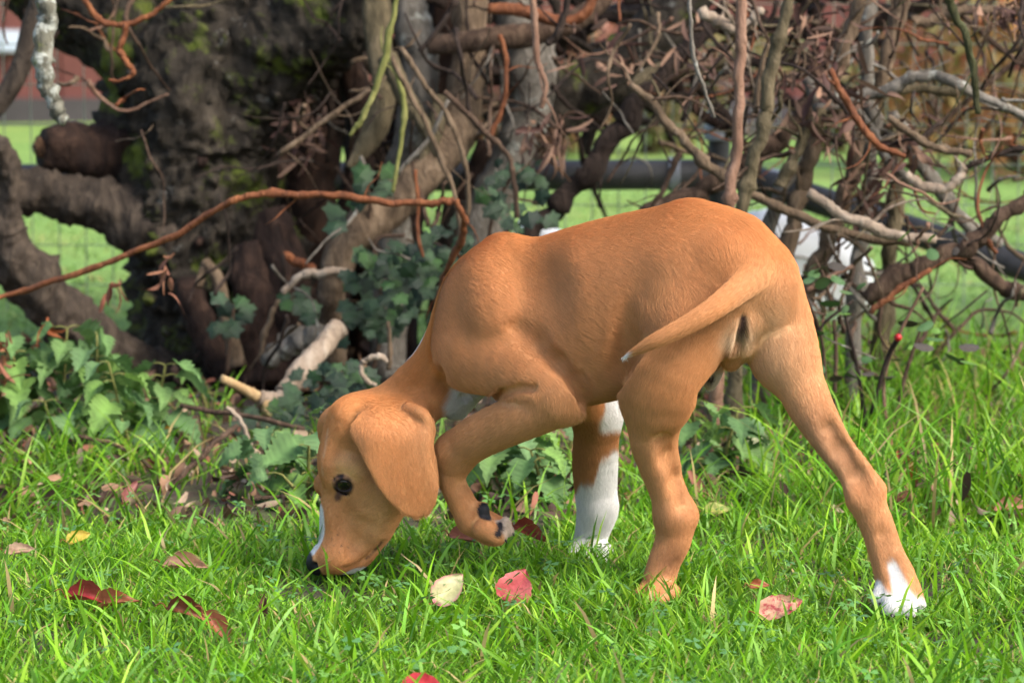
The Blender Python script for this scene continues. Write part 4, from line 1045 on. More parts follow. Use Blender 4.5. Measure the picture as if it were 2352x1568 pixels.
# --- surface
def surface_nets(D):
    S = D < 0
    c = [S[i:NX - 1 + i, j:NY - 1 + j, k:NZ - 1 + k] for i in (0, 1) for j in (0, 1) for k in (0, 1)]
    cnt = sum(x.astype(np.int8) for x in c)
    act = (cnt > 0) & (cnt < 8)
    I = np.argwhere(act)
    vid = np.full(act.shape, -1, np.int32)
    vid[act] = np.arange(len(I))
    acc = np.zeros((len(I), 3)); num = np.zeros(len(I))
    cor = [(i, j, k) for i in (0, 1) for j in (0, 1) for k in (0, 1)]
    for a in range(8):
        for b in range(a + 1, 8):
            if sum(abs(cor[a][m] - cor[b][m]) for m in range(3)) != 1: continue
            da = D[I[:, 0] + cor[a][0], I[:, 1] + cor[a][1], I[:, 2] + cor[a][2]]
            db = D[I[:, 0] + cor[b][0], I[:, 1] + cor[b][1], I[:, 2] + cor[b][2]]
            m = (da < 0) != (db < 0)
            t = np.where(m, da / (da - db + 1e-12), 0)
            pa = np.array(cor[a]); pb = np.array(cor[b])
            acc += np.where(m[:, None], pa + t[:, None] * (pb - pa), 0); num += m
    V = lo + HV * (I + acc / num[:, None])
    F = []
    for ax in range(3):
        s0 = [slice(1, n - 1) for n in (NX, NY, NZ)]
        s1 = list(s0)
        s0[ax] = slice(0, (NX, NY, NZ)[ax] - 1); s1[ax] = slice(1, (NX, NY, NZ)[ax])
        a, b = S[tuple(s0)], S[tuple(s1)]
        E = np.argwhere(a != b)
        flip = a[E[:, 0], E[:, 1], E[:, 2]]
        E = E + np.array([0 if m == ax else 1 for m in range(3)])
        u, v = [(1, 2), (2, 0), (0, 1)][ax]
        def cell(du, dv):
            q = E.copy(); q[:, u] += du; q[:, v] += dv
            return vid[q[:, 0], q[:, 1], q[:, 2]]
        q = np.stack((cell(-1, -1), cell(0, -1), cell(0, 0), cell(-1, 0)), -1)
        q[~flip] = q[~flip][:, ::-1]
        F.append(q)
    return V, np.vstack(F)
DV, DF = surface_nets(D)
def grad(p, e=HV):
    g = np.stack([sample(p + np.eye(3)[i] * e) - sample(p - np.eye(3)[i] * e) for i in range(3)], -1)
    return g / (np.linalg.norm(g, axis=1)[:, None] + 1e-9)
# relax lightly
def relax(V, F, it, lam=0.5):
    E = np.vstack((F[:, [0, 1]], F[:, [1, 2]], F[:, [2, 3]], F[:, [3, 0]]))
    deg = np.bincount(E.ravel(), minlength=len(V)).astype(float)
    for _ in range(it):
        acc = np.zeros_like(V)
        for ax in range(3):
            acc[:, ax] = np.bincount(E[:, 0], V[E[:, 1], ax], len(V)) + np.bincount(E[:, 1], V[E[:, 0], ax], len(V))
        V = V + lam * (acc / deg[:, None] - V)
    return V
DV = relax(DV, DF, 2)
# keep the one connected body
par = np.arange(len(DV))
lab = par.copy()
E = np.vstack((DF[:, [0, 1]], DF[:, [1, 2]], DF[:, [2, 3]], DF[:, [3, 0]]))
for _ in range(400):
    m = np.minimum(lab[E[:, 0]], lab[E[:, 1]])
    new = lab.copy()
    np.minimum.at(new, E[:, 0], m); np.minimum.at(new, E[:, 1], m)
    new = new[new]
    if (new == lab).all(): break
    lab = new
vals, cnts = np.unique(lab, return_counts=True)
keep = lab == vals[np.argmax(cnts)]
remap = np.cumsum(keep) - 1
DF = remap[DF[keep[DF].all(1)]]
DV = DV[keep]
DN = grad(DV)
print('dog mesh', len(DV), len(vals), '%.1f' % (time.time() - T0))

# --- coat colour with some painted leg shade, fur direction and length at every skin point
def fnoise(p, s, seed=0):
    rs = np.random.RandomState(seed)
    out = np.zeros(len(p))
    for i in range(7):
        k = rs.randn(3) * s
        out += np.sin(p @ k + rs.rand() * 6.28)
    return out / 2.6
def near(pts, p):
    """distance of skin points to a polyline of 3-D points"""
    d = np.full(len(p), 9.0)
    pts = [np.asarray(q) for q in pts]
    for a, b in zip(pts[:-1], pts[1:]) if len(pts) > 1 else [(pts[0], pts[0])]:
        ba = b - a
        t = np.clip(((p - a) @ ba) / (ba @ ba + 1e-12), 0, 1)
        d = np.minimum(d, np.linalg.norm(p - a - t[:, None] * ba, axis=1))
    return d
def sstep(x, a, b):
    t = np.clip((x - a) / (b - a), 0, 1); return t * t * (3 - 2 * t)
ANCHOR = {}
def paint(p, base=None):
    n1, n2 = fnoise(p, 60, 1), fnoise(p, 25, 2)
    n3 = fnoise(p, 220, 3)
    tan = np.array((0.57, 0.262, 0.104)); light = np.array((0.66, 0.42, 0.22)); deep = np.array((0.48, 0.195, 0.066))
    white = np.array((0.68, 0.66, 0.63)); black = np.array((0.012, 0.011, 0.013)); cream = np.array((0.62, 0.45, 0.29))
    c = np.tile(tan, (len(p), 1))
    def mix(w, col):
        nonlocal c
        w = np.clip(w, 0, 1)[:, None]
        c = c * (1 - w) + np.asarray(col) * w
    mix(0.25 + 0.2 * n2, (0.60, 0.29, 0.118))
    if not ANCHOR:
        A = ANCHOR
        A['cheek'] = [surf(885, 1175), surf(862, 1222)]
        A['muz'] = [surf(760, 1230), surf(800, 1290)]
        A['brow'] = [surf(812, 1080), surf(792, 1070)]
        A['eye'] = [EYE_S]
        A['tear'] = [surf(780, 1133), surf(775, 1144)]
        A['blaze'] = [P(742, 1180, 2.928), P(731, 1220, 2.928), P(717, 1262, 2.928)]
        A['crest'] = [surf(752, 990), surf(745, 1040), surf(742, 1090)]
        A['nose'] = [P(722, 1292, 2.928), P(722, 1292, 2.936)]
        A['nose2'] = [P(722, 1306, 2.922), P(722, 1306, 2.942)]
        A['rump'] = [surf(1724, 765), surf(1688, 765)]
        A['rump2'] = [surf(1770, 830), surf(1760, 730)]
        A['inner_shade'] = [surf(1850, 980), surf(1915, 1080)]
        A['mouth'] = [surf(876, 1244), surf(858, 1266), surf(842, 1281)]
        A['chin'] = [surf(832, 1304), surf(800, 1318)]
        A['paw'] = [surf(2030, 1350), surf(2075, 1380)]
        A['paws'] = [surf(2046, 1290), surf(2062, 1340), surf(2078, 1380)]
        A['pawl'] = [surf(2012, 1345), surf(2020, 1370)]
        A['pad'] = [surf(1119, 1172)]
        A['pad2'] = [surf(1146, 1206), surf(1142, 1226)]
        A['toe'] = [P(1166, 1196, 2.886), P(1170, 1222, 2.884)]
        A['hock'] = [surf(1540, 1290), surf(1552, 1280)]
        A['shank'] = [surf(1545, 1240), surf(1515, 1345)]
        A['elb'] = [surf(1190, 900)]
        A['neckw'] = [P(948, 782, 2.946), P(926, 808, 2.950)]
        A['chest'] = [P(1060, 915, 2.94), P(1130, 915, 2.94)]
        A['belly'] = [P(1340, 940, 2.89), P(1425, 925, 2.86)]
        A['tip'] = [P(1434, 820, 2.738), P(1446, 815, 2.736)]
        A['spine'] = [P(1140, 560, midY(1140)), P(1300, 535, midY(1300)), P(1480, 490, midY(1480)), P(1620, 490, midY(1620)), P(1730, 570, midY(1730))]
        A['crown'] = [P(800, 950, 2.92), P(900, 925, 2.90), P(960, 850, 2.92), P(1010, 770, 2.92)]
        A['wh'] = [surf(a_, b_) for a_, b_ in ((762, 1236), (776, 1228), (790, 1240), (768, 1252), (784, 1254), (800, 1258), (778, 1268))]
        A['legs'] = [surf(1505, 1000), surf(1540, 1180), surf(1530, 1290)]
        A['leg2'] = [surf(1860, 920), surf(1960, 1090), surf(2040, 1280)]
        A['arm'] = [surf(1280, 940), surf(1180, 970), surf(1060, 1040)]
        A['ear'] = [P(880, 1000, 2.871), P(940, 1120, 2.867)]
        A['sheath'] = [P(1633, 875, 2.857), P(1640, 855, 2.858)]
        A['spot'] = [surf(1634, 868)]
        A['scro'] = [surf(1682, 800), surf(1665, 815)]
        A['rf'] = [P(1322, 1075, 2.99), P(1345, 950, 2.97)]
        A['anus'] = [surf(1708, 722), surf(1699, 755)]
    A = ANCHOR
    pxv, pyv = None, None
    mix((1.0 - near(A['spine'], p) / 0.075) * 0.85, (0.58, 0.232, 0.068))
    mix((1.0 - near(A['crown'], p) / 0.05) * 0.8, (0.58, 0.222, 0.060))
    for q in ('legs', 'leg2', 'arm'): mix((1.1 - near(A[q], p) / 0.05) * 0.6, (0.61, 0.32, 0.15))
    mix((1.0 - near(A['cheek'], p) / 0.036) * 0.9, (0.70, 0.385, 0.17))
    mix(1.3 - near(A['brow'], p) / 0.012, (0.72, 0.40, 0.175))
    mix(0.6 - near(A['ear'], p) / 0.05, deep * 1.12)
    mix((1 - near(A['rump2'], p) / 0.06) * 0.9, (0.66, 0.41, 0.22))
    mix((1 - near(A['rump'], p) / 0.022) * 1.0 + 0.25 * n1, cream)
    mix((1 - near(A['inner_shade'], p) / 0.03) * 0.4, (0.36, 0.24, 0.17))  # shade on the inside of the stretched hind leg, painted into the coat
    mix((1 - near(A['muz'], p) / 0.03) * 0.5, deep)
    mix(sstep(-near(A['eye'], p), -0.0135, -0.0095) * 0.5, (0.25, 0.09, 0.04))
    rim = np.linalg.norm(p - EYE_C, axis=1) - EYE_R
    mix(sstep(-rim, -0.0036, -0.0016), (0.020, 0.012, 0.013))
    mix(sstep(-near(A['tear'], p), -0.0055, -0.0015) * 0.85, (0.10, 0.05, 0.05))
    for q in A['wh']: mix(sstep(-near([q], p), -0.0012, -0.0006) * 0.8, (0.06, 0.03, 0.02))
    mix(sstep(-near(A['blaze'], p) + 0.002 * n1, -0.0090, -0.0065), white * 0.95)
    mix(sstep(-near(A['crest'], p), -0.0024, -0.001) * 0.35, (0.68, 0.48, 0.32))
    mix(sstep(-near(A['nose'], p), -0.0125, -0.0105), black)
    mix(sstep(-near(A['nose2'], p), -0.011, -0.009), black)
    mix(sstep(-near(A['mouth'], p), -0.0026, -0.0006) * 0.9, (0.06, 0.03, 0.024))
    mix(sstep(-near(A['chin'], p), -0.009, -0.006) * (p[:, 2] < P(820, 1306, 2.92)[2]), white)
    mix(sstep(-near(A['paws'], p) + 0.002 * n1, -0.009, -0.005), white)
    mix(sstep(-near(A['pawl'], p) + 0.002 * n1, -0.012, -0.008), white)
    foot = (p[:, 0] > P(2000, 1300, 2.74)[0]) & (p[:, 2] < 0.03)
    mix(foot * sstep(0.024 - p[:, 2] - 0.5 * np.maximum(p[:, 0] - P(2085, 1300, 2.74)[0], 0), -0.004, 0.004), white)
    mix((p[:, 2] < 0.0035) * 1.0, black * 2)
    mix(sstep(-near(A['pad'], p), -0.0115, -0.0095) * 1.0, black)
    mix(sstep(-near(A['toe'], p) + 0.002 * n1, -0.0125, -0.008), (0.55, 0.42, 0.32))
    mix(sstep(-near(A['pad2'], p), -0.0045, -0.003), black * 2)
    mix((1 - near(A['shank'], p) / 0.04) * 0.7, (0.42, 0.18, 0.075))
    mix((1 - near(A['hock'], p) / 0.018) * 0.75, (0.12, 0.05, 0.022))
    mix(sstep(-near(A['neckw'], p), -0.020, -0.016), white)
    mix(sstep(-near(A['chest'], p), -0.032, -0.022) * (p[:, 1] > 2.905), white)
    mix(sstep(-near(A['belly'], p), -0.022, -0.010) * (p[:, 2] < P(1340, 915, 2.88)[2]), (0.6, 0.5, 0.42))
    mix(sstep(-near(A['tip'], p), -0.009, -0.006), white)
    mix(sstep(-near(A['sheath'], p), -0.013, -0.009), (0.62, 0.52, 0.42))
    mix(sstep(-near(A['spot'], p), -0.005, -0.0035), (0.06, 0.045, 0.035))
    mix((1 - near(A['scro'], p) / 0.014) * 0.8, (0.24, 0.10, 0.035))
    mix(sstep(-near(A['anus'], p), -0.004, -0.0015), (0.09, 0.05, 0.045))
    # white stocking of the far fore leg
    far = (p[:, 1] > 2.962) & (p[:, 0] > P(1290, 1100, 3.0)[0]) & (p[:, 0] < P(1440, 1100, 3.0)[0]) & (p[:, 2] < 0.19)
    edge = np.interp(p[:, 0], [P(1312, 0, 3.0)[0], P(1335, 0, 3.0)[0], P(1365, 0, 3.0)[0], P(1380, 0, 3.0)[0], P(1422, 0, 3.0)[0]],
                     [P(0, 1150, 3)[2], P(0, 1110, 3)[2], P(0, 1100, 3)[2], P(0, 1040, 3)[2], P(0, 1028, 3)[2]])
    mix(far * sstep(edge - p[:, 2] + 0.004 * n1 + 0.002 * n3, -0.005, 0.005), white)
    mix(far * (p[:, 2] > edge) * 0.35, (0.16, 0.065, 0.022))
    up = far & (p[:, 2] > P(0, 985, 3)[2])
    mix(up * sstep(p[:, 0] - P(1375, 0, 3.0)[0], -0.003, 0.004) * sstep(p[:, 2] - P(0, 985, 3)[2], 0, 0.006), white)
    c *= (1 + 0.03 * n3 + 0.03 * n1)[:, None]
    return np.clip(c, 0, 0.9)
def furfield(p, nrm):
    acc = np.zeros_like(p); ln = np.zeros(len(p)); wt = np.zeros(len(p)) + 1e-9
    for a, b, ra, rb, fl, L in BONES:
        ba = b - a
        t = np.clip(((p - a) @ ba) / (ba @ ba + 1e-12), 0, 1)
        d = np.linalg.norm(p - a - t[:, None] * ba, axis=1) - (ra + t * (rb - ra))
        w = np.exp(-np.clip(np.abs(d), 0, 0.2) / 0.006)
        acc += fl * w[:, None]; ln += L * w; wt += w
    f = acc / wt[:, None] + np.array((0, 0, -0.12))
    f -= nrm * (f * nrm).sum(1)[:, None]
    f /= np.linalg.norm(f, axis=1)[:, None] + 1e-9
    return f, ln / wt

dog_base = np.array((0.13, 2.83, 0.0))
puppy = empty('puppy', tuple(dog_base), 'tan puppy with white toes sniffing the lawn, one forepaw lifted', 'dog')
skin_col = paint(DV)
def skin_mat():
    m, n, b = new_mat('puppy_skin')
    at = n.nodes.new('ShaderNodeAttribute'); at.attribute_name = 'col'
    v = coords(n)
    f = noise_node(n, v, 420, 3, 0.6)
    r = ramp(n, [(0.3, (0.82, 0.82, 0.82)), (0.7, (1.08, 1.08, 1.08))])
    n.links.new(f, r.inputs[0])
    mu = n.nodes.new('ShaderNodeMix'); mu.data_type = 'RGBA'; mu.blend_type = 'MULTIPLY'; mu.inputs[0].default_value = 1
    n.links.new(at.outputs['Color'], mu.inputs[6]); n.links.new(r.outputs[0], mu.inputs[7])
    n.links.new(mu.outputs[2], b.inputs['Base Color'])
    b.inputs['Roughness'].default_value = 0.6
    b.inputs['Specular IOR Level'].default_value = 0.25
    bump(n, b, f, 0.25, 0.001)
    return m
M['skin'] = skin_mat()
body = link('body', mesh_np('body', DV - dog_base, DF, skin_col), M['skin'], puppy)
# eye
def eye_mat():
    m, n, b = new_mat('puppy_eye')
    at = n.nodes.new('ShaderNodeAttribute'); at.attribute_name = 'col'
    n.links.new(at.outputs['Color'], b.inputs['Base Color'])
    b.inputs['Roughness'].default_value = 0.14
    b.inputs['Specular IOR Level'].default_value = 0.42
    return m
def uv_ball(nu=24, nv=16):
    th = np.linspace(0, np.pi, nv + 1); ph = np.linspace(0, 2 * np.pi, nu, endpoint=False)
    V = np.array([(math.sin(t) * math.cos(f), math.sin(t) * math.sin(f), math.cos(t)) for t in th for f in ph])
    i = np.arange((nv + 1) * nu).reshape(nv + 1, nu)
    F = np.stack((i[:-1], i[1:], np.roll(i[1:], -1, 1), np.roll(i[:-1], -1, 1)), -1).reshape(-1, 4)
    return V, F
V, F = uv_ball(32, 24)
gaze = unit(EYE_N + np.array((0.12, -0.1, -0.05)))
cs = V @ gaze
ec = np.where(cs[:, None] > 0.94, (0.004, 0.004, 0.004), np.where(cs[:, None] > 0.80, (0.026, 0.013, 0.009), np.where(cs[:, None] > 0.72, (0.010, 0.008, 0.010), (0.05, 0.04, 0.045))))
link('eye', mesh_np('eye', V * EYE_R + EYE_C - dog_base, F, ec), eye_mat(), puppy)

# --- claws
def claw(px, py, Y, dirv, L=0.0045):
    p = P(px, py, Y); d = unit(dirv)
    path = np.array([(*p, 0.0017), (*(p + d * L * 0.5), 0.0014), (*(p + d * L + np.array((0, 0, -0.002))), 0.0005)])
    V, Q, Tt = tube_arrays(path, 7, 3, 0.0, seed=3)
    link('claw', mesh_np('claw', V - dog_base, [Q, Tt]), M['claw'], puppy)
M['claw'] = flat_mat('claw_horn', (0.03, 0.026, 0.026), 0.35, 0.2, 90)
for a in ((2022, 1386, 2.727), (2048, 1411, 2.713), (2082, 1416, 2.713), (2110, 1400, 2.727)):
    claw(*a, (0, -1, -0.25))
for a in ((1463, 1368, 2.797), (1480, 1380, 2.780), (1506, 1385, 2.772)): claw(*a, (-0.8, -0.6, -0.2))
for a in ((1318, 1296, 2.976), (1341, 1300, 2.975), (1364, 1299, 2.975)): claw(*a, (-0.3, -1, -0.2))
claw(1156, 1236, 2.878, (0.8, -0.2, -0.5)); claw(1172, 1222, 2.887, (0.9, -0.2, -0.4))

# --- short coat: real strands
def fur(count):
    rs = np.random.RandomState(11)
    a, b, c, d = DV[DF[:, 0]], DV[DF[:, 1]], DV[DF[:, 2]], DV[DF[:, 3]]
    area = 0.5 * (np.linalg.norm(np.cross(b - a, c - a), axis=1) + np.linalg.norm(np.cross(c - a, d - a), axis=1))
    fi = np.searchsorted(np.cumsum(area) / area.sum(), rs.rand(count))
    fi = np.minimum(fi, len(DF) - 1)
    u, v = rs.rand(count, 1), rs.rand(count, 1)
    root = (a[fi] * (1 - u) + b[fi] * u) * (1 - v) + (d[fi] * (1 - u) + c[fi] * u) * v
    nr = grad(root)
    f, L = furfield(root, nr)
    colr = paint(root)
    bare = near(ANCHOR['nose'], root) < 0.0135
    bare |= near(ANCHOR['nose2'], root) < 0.0115
    bare |= near(ANCHOR['pad'], root) < 0.0105
    bare |= np.linalg.norm(root - EYE_C, axis=1) < EYE_R + 0.0026
    bare |= root[:, 2] < 0.005
    bare |= near(ANCHOR['mouth'], root) < 0.0018
    k = ~bare
    root, nr, f, L, colr = root[k], nr[k], f[k], L[k], colr[k]
    n = len(root)
    rump = np.clip(1 - near(ANCHOR['rump'], root) / 0.025, 0, 1)
    L = L * (0.75 + 0.75 * rs.rand(n)) * (1 + 0.7 * rump)
    L = L * np.clip((near(ANCHOR['eye'], root) - 0.008) / 0.012, 0.2, 1)
    side = np.cross(nr, f)
    wob = (fnoise(root, 60, 5) * 0.06 + rs.randn(n) * 0.09)[:, None]
    f = f + side * wob
    f /= np.linalg.norm(f, axis=1)[:, None]
    lift = (0.15 + 0.04 * rs.randn(n)).clip(0.05, 0.5)[:, None]
    p0 = root - nr * 0.0004
    p1 = root + (f * 0.40 + nr * lift * 0.42) * L[:, None]
    p2 = root + (f * 0.98 + nr * lift * 0.52) * L[:, None]
    pts = np.stack((p0, p1, p2), 1) - dog_base
    cu = bpy.data.hair_curves.new('fur')
    cu.add_curves([3] * n)
    cu.attributes['position'].data.foreach_set('vector', pts.astype(np.float32).ravel())
    ra = cu.attributes.get('radius') or cu.attributes.new('radius', 'FLOAT', 'POINT')
    rr = np.tile(np.array((0.000082, 0.000064, 0.000016)), (n, 1)) * (0.8 + 0.5 * rs.rand(n, 1))
    ra.data.foreach_set('value', rr.astype(np.float32).ravel())
    ca = cu.attributes.new('col', 'FLOAT_COLOR', 'POINT')
    cc = np.ones((n, 3, 4), np.float32)
    ac = (root * side).sum(1); al = (root * f).sum(1)
    cl = 0
    for i in range(8):
        cl = cl + np.sin(ac * rs.uniform(500, 1500) + al * rs.uniform(-140, 140) + rs.rand() * 6.28 + 2.5 * fnoise(root, 120, 30 + i))
    cl = cl / 2.8
    v = (1 + 0.085 * rs.randn(n) + 0.03 * cl)[:, None].clip(0.5, 1.5)
    base = colr * v
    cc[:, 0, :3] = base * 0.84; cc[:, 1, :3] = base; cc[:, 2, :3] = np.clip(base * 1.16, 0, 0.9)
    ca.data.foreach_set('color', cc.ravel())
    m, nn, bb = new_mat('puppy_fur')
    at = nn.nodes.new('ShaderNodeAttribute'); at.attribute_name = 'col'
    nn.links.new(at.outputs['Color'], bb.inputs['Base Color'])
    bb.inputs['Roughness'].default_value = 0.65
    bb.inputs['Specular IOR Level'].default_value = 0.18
    o = bpy.data.objects.new('fur', cu)
    cu.materials.append(m)
    COL.objects.link(o)
    o.parent = puppy
    o['kind'] = 'stuff'
FUR = 700000
if FUR: fur(FUR)
print('dog done %.1f' % (time.time() - T0))
# ------------------------------------------------------------------ leaves
def nettle_mesh(seed, col):
    rs = np.random.RandomState(seed)
    n = 17
    V, C = [], []
    for i in range(n + 1):
        t = i / n
        w = 0.34 * math.sin(math.pi * min(1, (t + 0.10) ** 0.62)) * (1 - 0.25 * t) if t < 1 else 0.0
        if 0 < i < n: w *= 1.0 + (0.17 if i % 2 else -0.17)
        tooth = 0.025 if i % 2 else 0.0
        droop = -0.30 * t * t + 0.05 * math.sin(t * 9 + seed)
        for k, f in enumerate((-1, -0.5, 0, 0.5, 1)):
            z = droop + 0.16 * abs(f) * w / 0.4 * (1.0 if k in (0, 4) else 1.25) + 0.014 * rs.randn()
            V.append((t + (tooth if k in (0, 4) else 0), f * w, z))
            shade = (0.72 if i % 2 else 1.12) if k in (1, 3) else (1.25 if k == 2 else 0.95)
            C.append(np.array(col) * shade * 0.82)
    i = np.arange((n + 1) * 5).reshape(n + 1, 5)
    F = np.stack((i[:-1, :-1], i[1:, :-1], i[1:, 1:], i[:-1, 1:]), -1).reshape(-1, 4)
    me = mesh_np('nettle_leaf', V, F, np.array(C))
    me.materials.append(M['nettle'])
    return me
NET = [nettle_mesh(1, (0.135, 0.26, 0.075)), nettle_mesh(2, (0.17, 0.30, 0.085)), nettle_mesh(3, (0.11, 0.22, 0.07)), nettle_mesh(4, (0.20, 0.36, 0.075)), nettle_mesh(5, (0.155, 0.28, 0.10))]
def place_leaf(me, parent, p, yaw, pitch, roll, size, name='leaf'):
    o = link(name, me, None, parent)
    o.location = p
    o.rotation_euler = (roll, pitch, yaw)
    o.scale = (size, size, size)
    return o
def nettle(px, Y, h, nleaf, size, label, seed, lean=(0, 0), tones=(0, 1, 2, 3, 4), spread=1.0):
    rs = np.random.RandomState(seed)
    base = P(px, 784, Y); base[2] = 0
    t = empty('nettle_plant', tuple(base), label, 'nettle', 'nettles along the foot of the hedge')
    top = np.array((lean[0], lean[1], h))
    path = np.array([(0, 0, -0.01, 0.0028), (top[0] * 0.3, top[1] * 0.3, h * 0.45, 0.0024), (*top, 0.0014)])
    V, Q, Tt = tube_arrays(path, 6, 5, 0.05, seed=seed)
    link('stem', mesh_np('stem', V, [Q, Tt]), M['green'], t)
    c = catmull(path, 8)[:, :3]
    yaw = rs.rand() * 6.28
    for i in range(nleaf):
        f = 0.25 + 0.75 * (i // 2) / max(1, (nleaf - 1) // 2)
        p = c[min(len(c) - 1, int(f * (len(c) - 1)))]
        if i % 2 == 0: yaw += 1.57 + rs.randn() * 0.3
        y = yaw + (math.pi if i % 2 else 0) + rs.randn() * 0.2
        s = size * (0.65 + 0.5 * rs.rand()) * (1.0 if f < 0.9 else 0.8)
        d = np.array((math.cos(y), math.sin(y), 0.1)) * 0.018 * spread
        if rs.rand() < 0.9:
            pt = np.array([(*p, 0.0011), (*(p + d), 0.0008)])
            V, Q, Tt = tube_arrays(np.vstack((pt[0], (pt[0] + pt[1]) / 2 + (0, 0, 0.002, 0), pt[1])), 5, 2, 0, seed=i)
            link('leaf_stalk', mesh_np('leaf_stalk', V, [Q, Tt]), M['green'], t)
        place_leaf(NET[tones[rs.randint(len(tones))]], t, tuple(p + d), y, 0.15 + 0.5 * rs.rand(), 0.35 * rs.randn(), s)
k = 0
for px, Y, h, n, sz, lb in [
    (-30, 3.90, 0.13, 18, 0.064, 'broad nettle at the left end of the patch below the fallen limb'),
    (60, 3.88, 0.14, 20, 0.066, 'nettle with overlapping wide leaves below the fallen limb'),
    (140, 3.92, 0.15, 20, 0.064, 'tall nettle touching the fallen limb'),
    (220, 3.88, 0.145, 20, 0.064, 'nettle with toothed leaves beside the dark tree foot'),
    (285, 3.78, 0.12, 18, 0.066, 'nettle with big pale drooping leaves at the patch front'),
    (350, 3.84, 0.11, 16, 0.060, 'spreading nettle at the patch end beside the bare soil'),
    (120, 3.78, 0.07, 8, 0.050, 'low nettle in front of the patch among long grass'),
    (300, 3.70, 0.055, 6, 0.046, 'small low nettle in front of the big pale leaves'),
    (590, 3.5, 0.07, 8, 0.054, 'small nettle on the bare soil before the puppy face'),
    (650, 3.46, 0.08, 9, 0.060, 'nettle touching the hooked pale twig near the puppy face'),
    (705, 3.42, 0.08, 9, 0.060, 'nettle right behind the puppy forehead'),
    (740, 3.52, 0.09, 8, 0.046, 'nettle behind the puppy far ear'),
    (690, 3.36, 0.04, 5, 0.040, 'small bright nettle beside the puppy muzzle'),
    (1120, 3.42, 0.085, 14, 0.056, 'nettle under the puppy lifted forearm'),
    (1190, 3.46, 0.09, 14, 0.056, 'nettle with a pale leaf behind the lifted forepaw'),
    (1250, 3.38, 0.065, 12, 0.052, 'low nettle beside the white far foreleg'),
    (1300, 3.60, 0.09, 8, 0.054, 'nettle behind the puppy belly'),
    (1400, 3.62, 0.07, 6, 0.05, 'nettle showing between far foreleg and hind leg'),
    (1600, 3.62, 0.085, 8, 0.056, 'nettle behind the puppy near hind leg'),
    (1660, 3.55, 0.09, 14, 0.056, 'leafy nettle between the puppy hind legs'),
    (1715, 3.55, 0.06, 6, 0.05, 'low nettle beside the pale round leaf'),
    (2250, 3.42, 0.05, 5, 0.044, 'small nettle in the long grass near the orange curled leaf'),
    (880, 3.75, 0.07, 6, 0.046, 'nettle behind the puppy neck'),
    (480, 4.05, 0.075, 6, 0.03, 'small light green seedling at the tree foot')]:
    k += 1
    nettle(px, Y, h, n, sz, lb, 40 + k, lean=(0.02 * math.sin(k * 2.3), -0.02), tones=(3, 3, 1) if 'light green' in lb else (0, 1, 2, 3, 4))

# --- ivy
def ivy_mesh(col, seed):
    rs = np.random.RandomState(seed)
    pts = [(0, 0.02), (-0.22, 0.16), (-0.50, 0.10), (-0.47, 0.34), (-0.62, 0.60), (-0.36, 0.70), (0, 1.05), (0.36, 0.70), (0.62, 0.60), (0.47, 0.34), (0.50, 0.10), (0.22, 0.16)]
    V = [(0, 0.30, 0.03)] + [(0, 0.62, 0.05)]
    C = [np.array(col) * 1.6, np.array(col) * 1.35]
    for x, y in pts:
        V.append((y - 0.0, x, -0.09 * (x * x + (y - 0.4) ** 2) + 0.02 * rs.randn()))
        C.append(np.array(col) * (0.85 + 0.3 * rs.rand()))
    V[0] = (0.30, 0, 0.05); V[1] = (0.62, 0, 0.05)
    n = len(pts)
    F = []
    for i in range(n):
        a, b = 2 + i, 2 + (i + 1) % n
        c = 1 if 4 <= i <= 7 else 0
        F.append((c, b, a))
    F += [(0, 1, 2 + 4), (0, 2 + 8, 1)]
    me = mesh_np('ivy_leaf', V, np.array(F), np.array(C), smooth=False)
    me.materials.append(M['ivy'])
    return me
IVY = [ivy_mesh((0.012, 0.030, 0.010), 1), ivy_mesh((0.017, 0.040, 0.014), 2), ivy_mesh((0.008, 0.021, 0.008), 3), ivy_mesh((0.03, 0.058, 0.024), 4), ivy_mesh((0.022, 0.06, 0.011), 5)]
def ivy(label, path, spots, seed, size=0.025):
    rs = np.random.RandomState(seed)
    pth = pxpath(path)
    base = pth[0, :3].copy()
    t = empty('ivy_plant', tuple(base), label, 'ivy', 'ivy climbing in the hedge')
    V, Q, Tt = tube_arrays(pth, 7, 6, 0.1, seed=seed)
    link('stem', mesh_np('stem', V - base, [Q, Tt]), M['brown'], t)
    for (x, y, rx, ry, Y, n) in spots:
        for i in range(n):
            p = P(x + rs.uniform(-rx, rx), y + rs.uniform(-ry, ry), Y + rs.uniform(-0.10, 0.06))
            # leaves face outwards and droop
            o = link('leaf', IVY[rs.randint(len(IVY))], None, t)
            nrm = Vector((rs.randn() * 0.5, -1.0, 0.55 + rs.randn() * 0.35)).normalized()
            tip = Vector((rs.randn() * 0.7, 0, -1)); tip = (tip - nrm * tip.dot(nrm)).normalized()
            side = nrm.cross(tip)
            m = Matrix((tip, side, nrm)).transposed().to_4x4()
            o.rotation_euler = m.to_euler()
            s = size * rs.uniform(0.6, 1.15)
            o.scale = (s, s, s)
            o.location = tuple(p - base)
ivy('ivy with dark lobed leaves beside the leaning tan stem', [(850, 880, 12, 4.2), (880, 720, 11, 4.2), (860, 560, 10, 4.2), (930, 540, 8, 4.2)],
    [(860, 650, 75, 80, 4.12, 60), (950, 640, 50, 90, 4.15, 34), (1010, 600, 50, 70, 4.1, 18), (850, 740, 60, 40, 4.1, 12)], 1)
ivy('ivy leaves behind the puppy withers', [(1120, 640, 10, 4.25), (1130, 500, 10, 4.25), (1180, 390, 9, 4.25)],
    [(1150, 400, 45, 40, 4.2, 10), (1215, 395, 40, 35, 4.15, 9), (1160, 490, 40, 30, 4.15, 8), (1040, 540, 50, 40, 4.1, 10), (1230, 490, 25, 20, 4.1, 3)], 2)
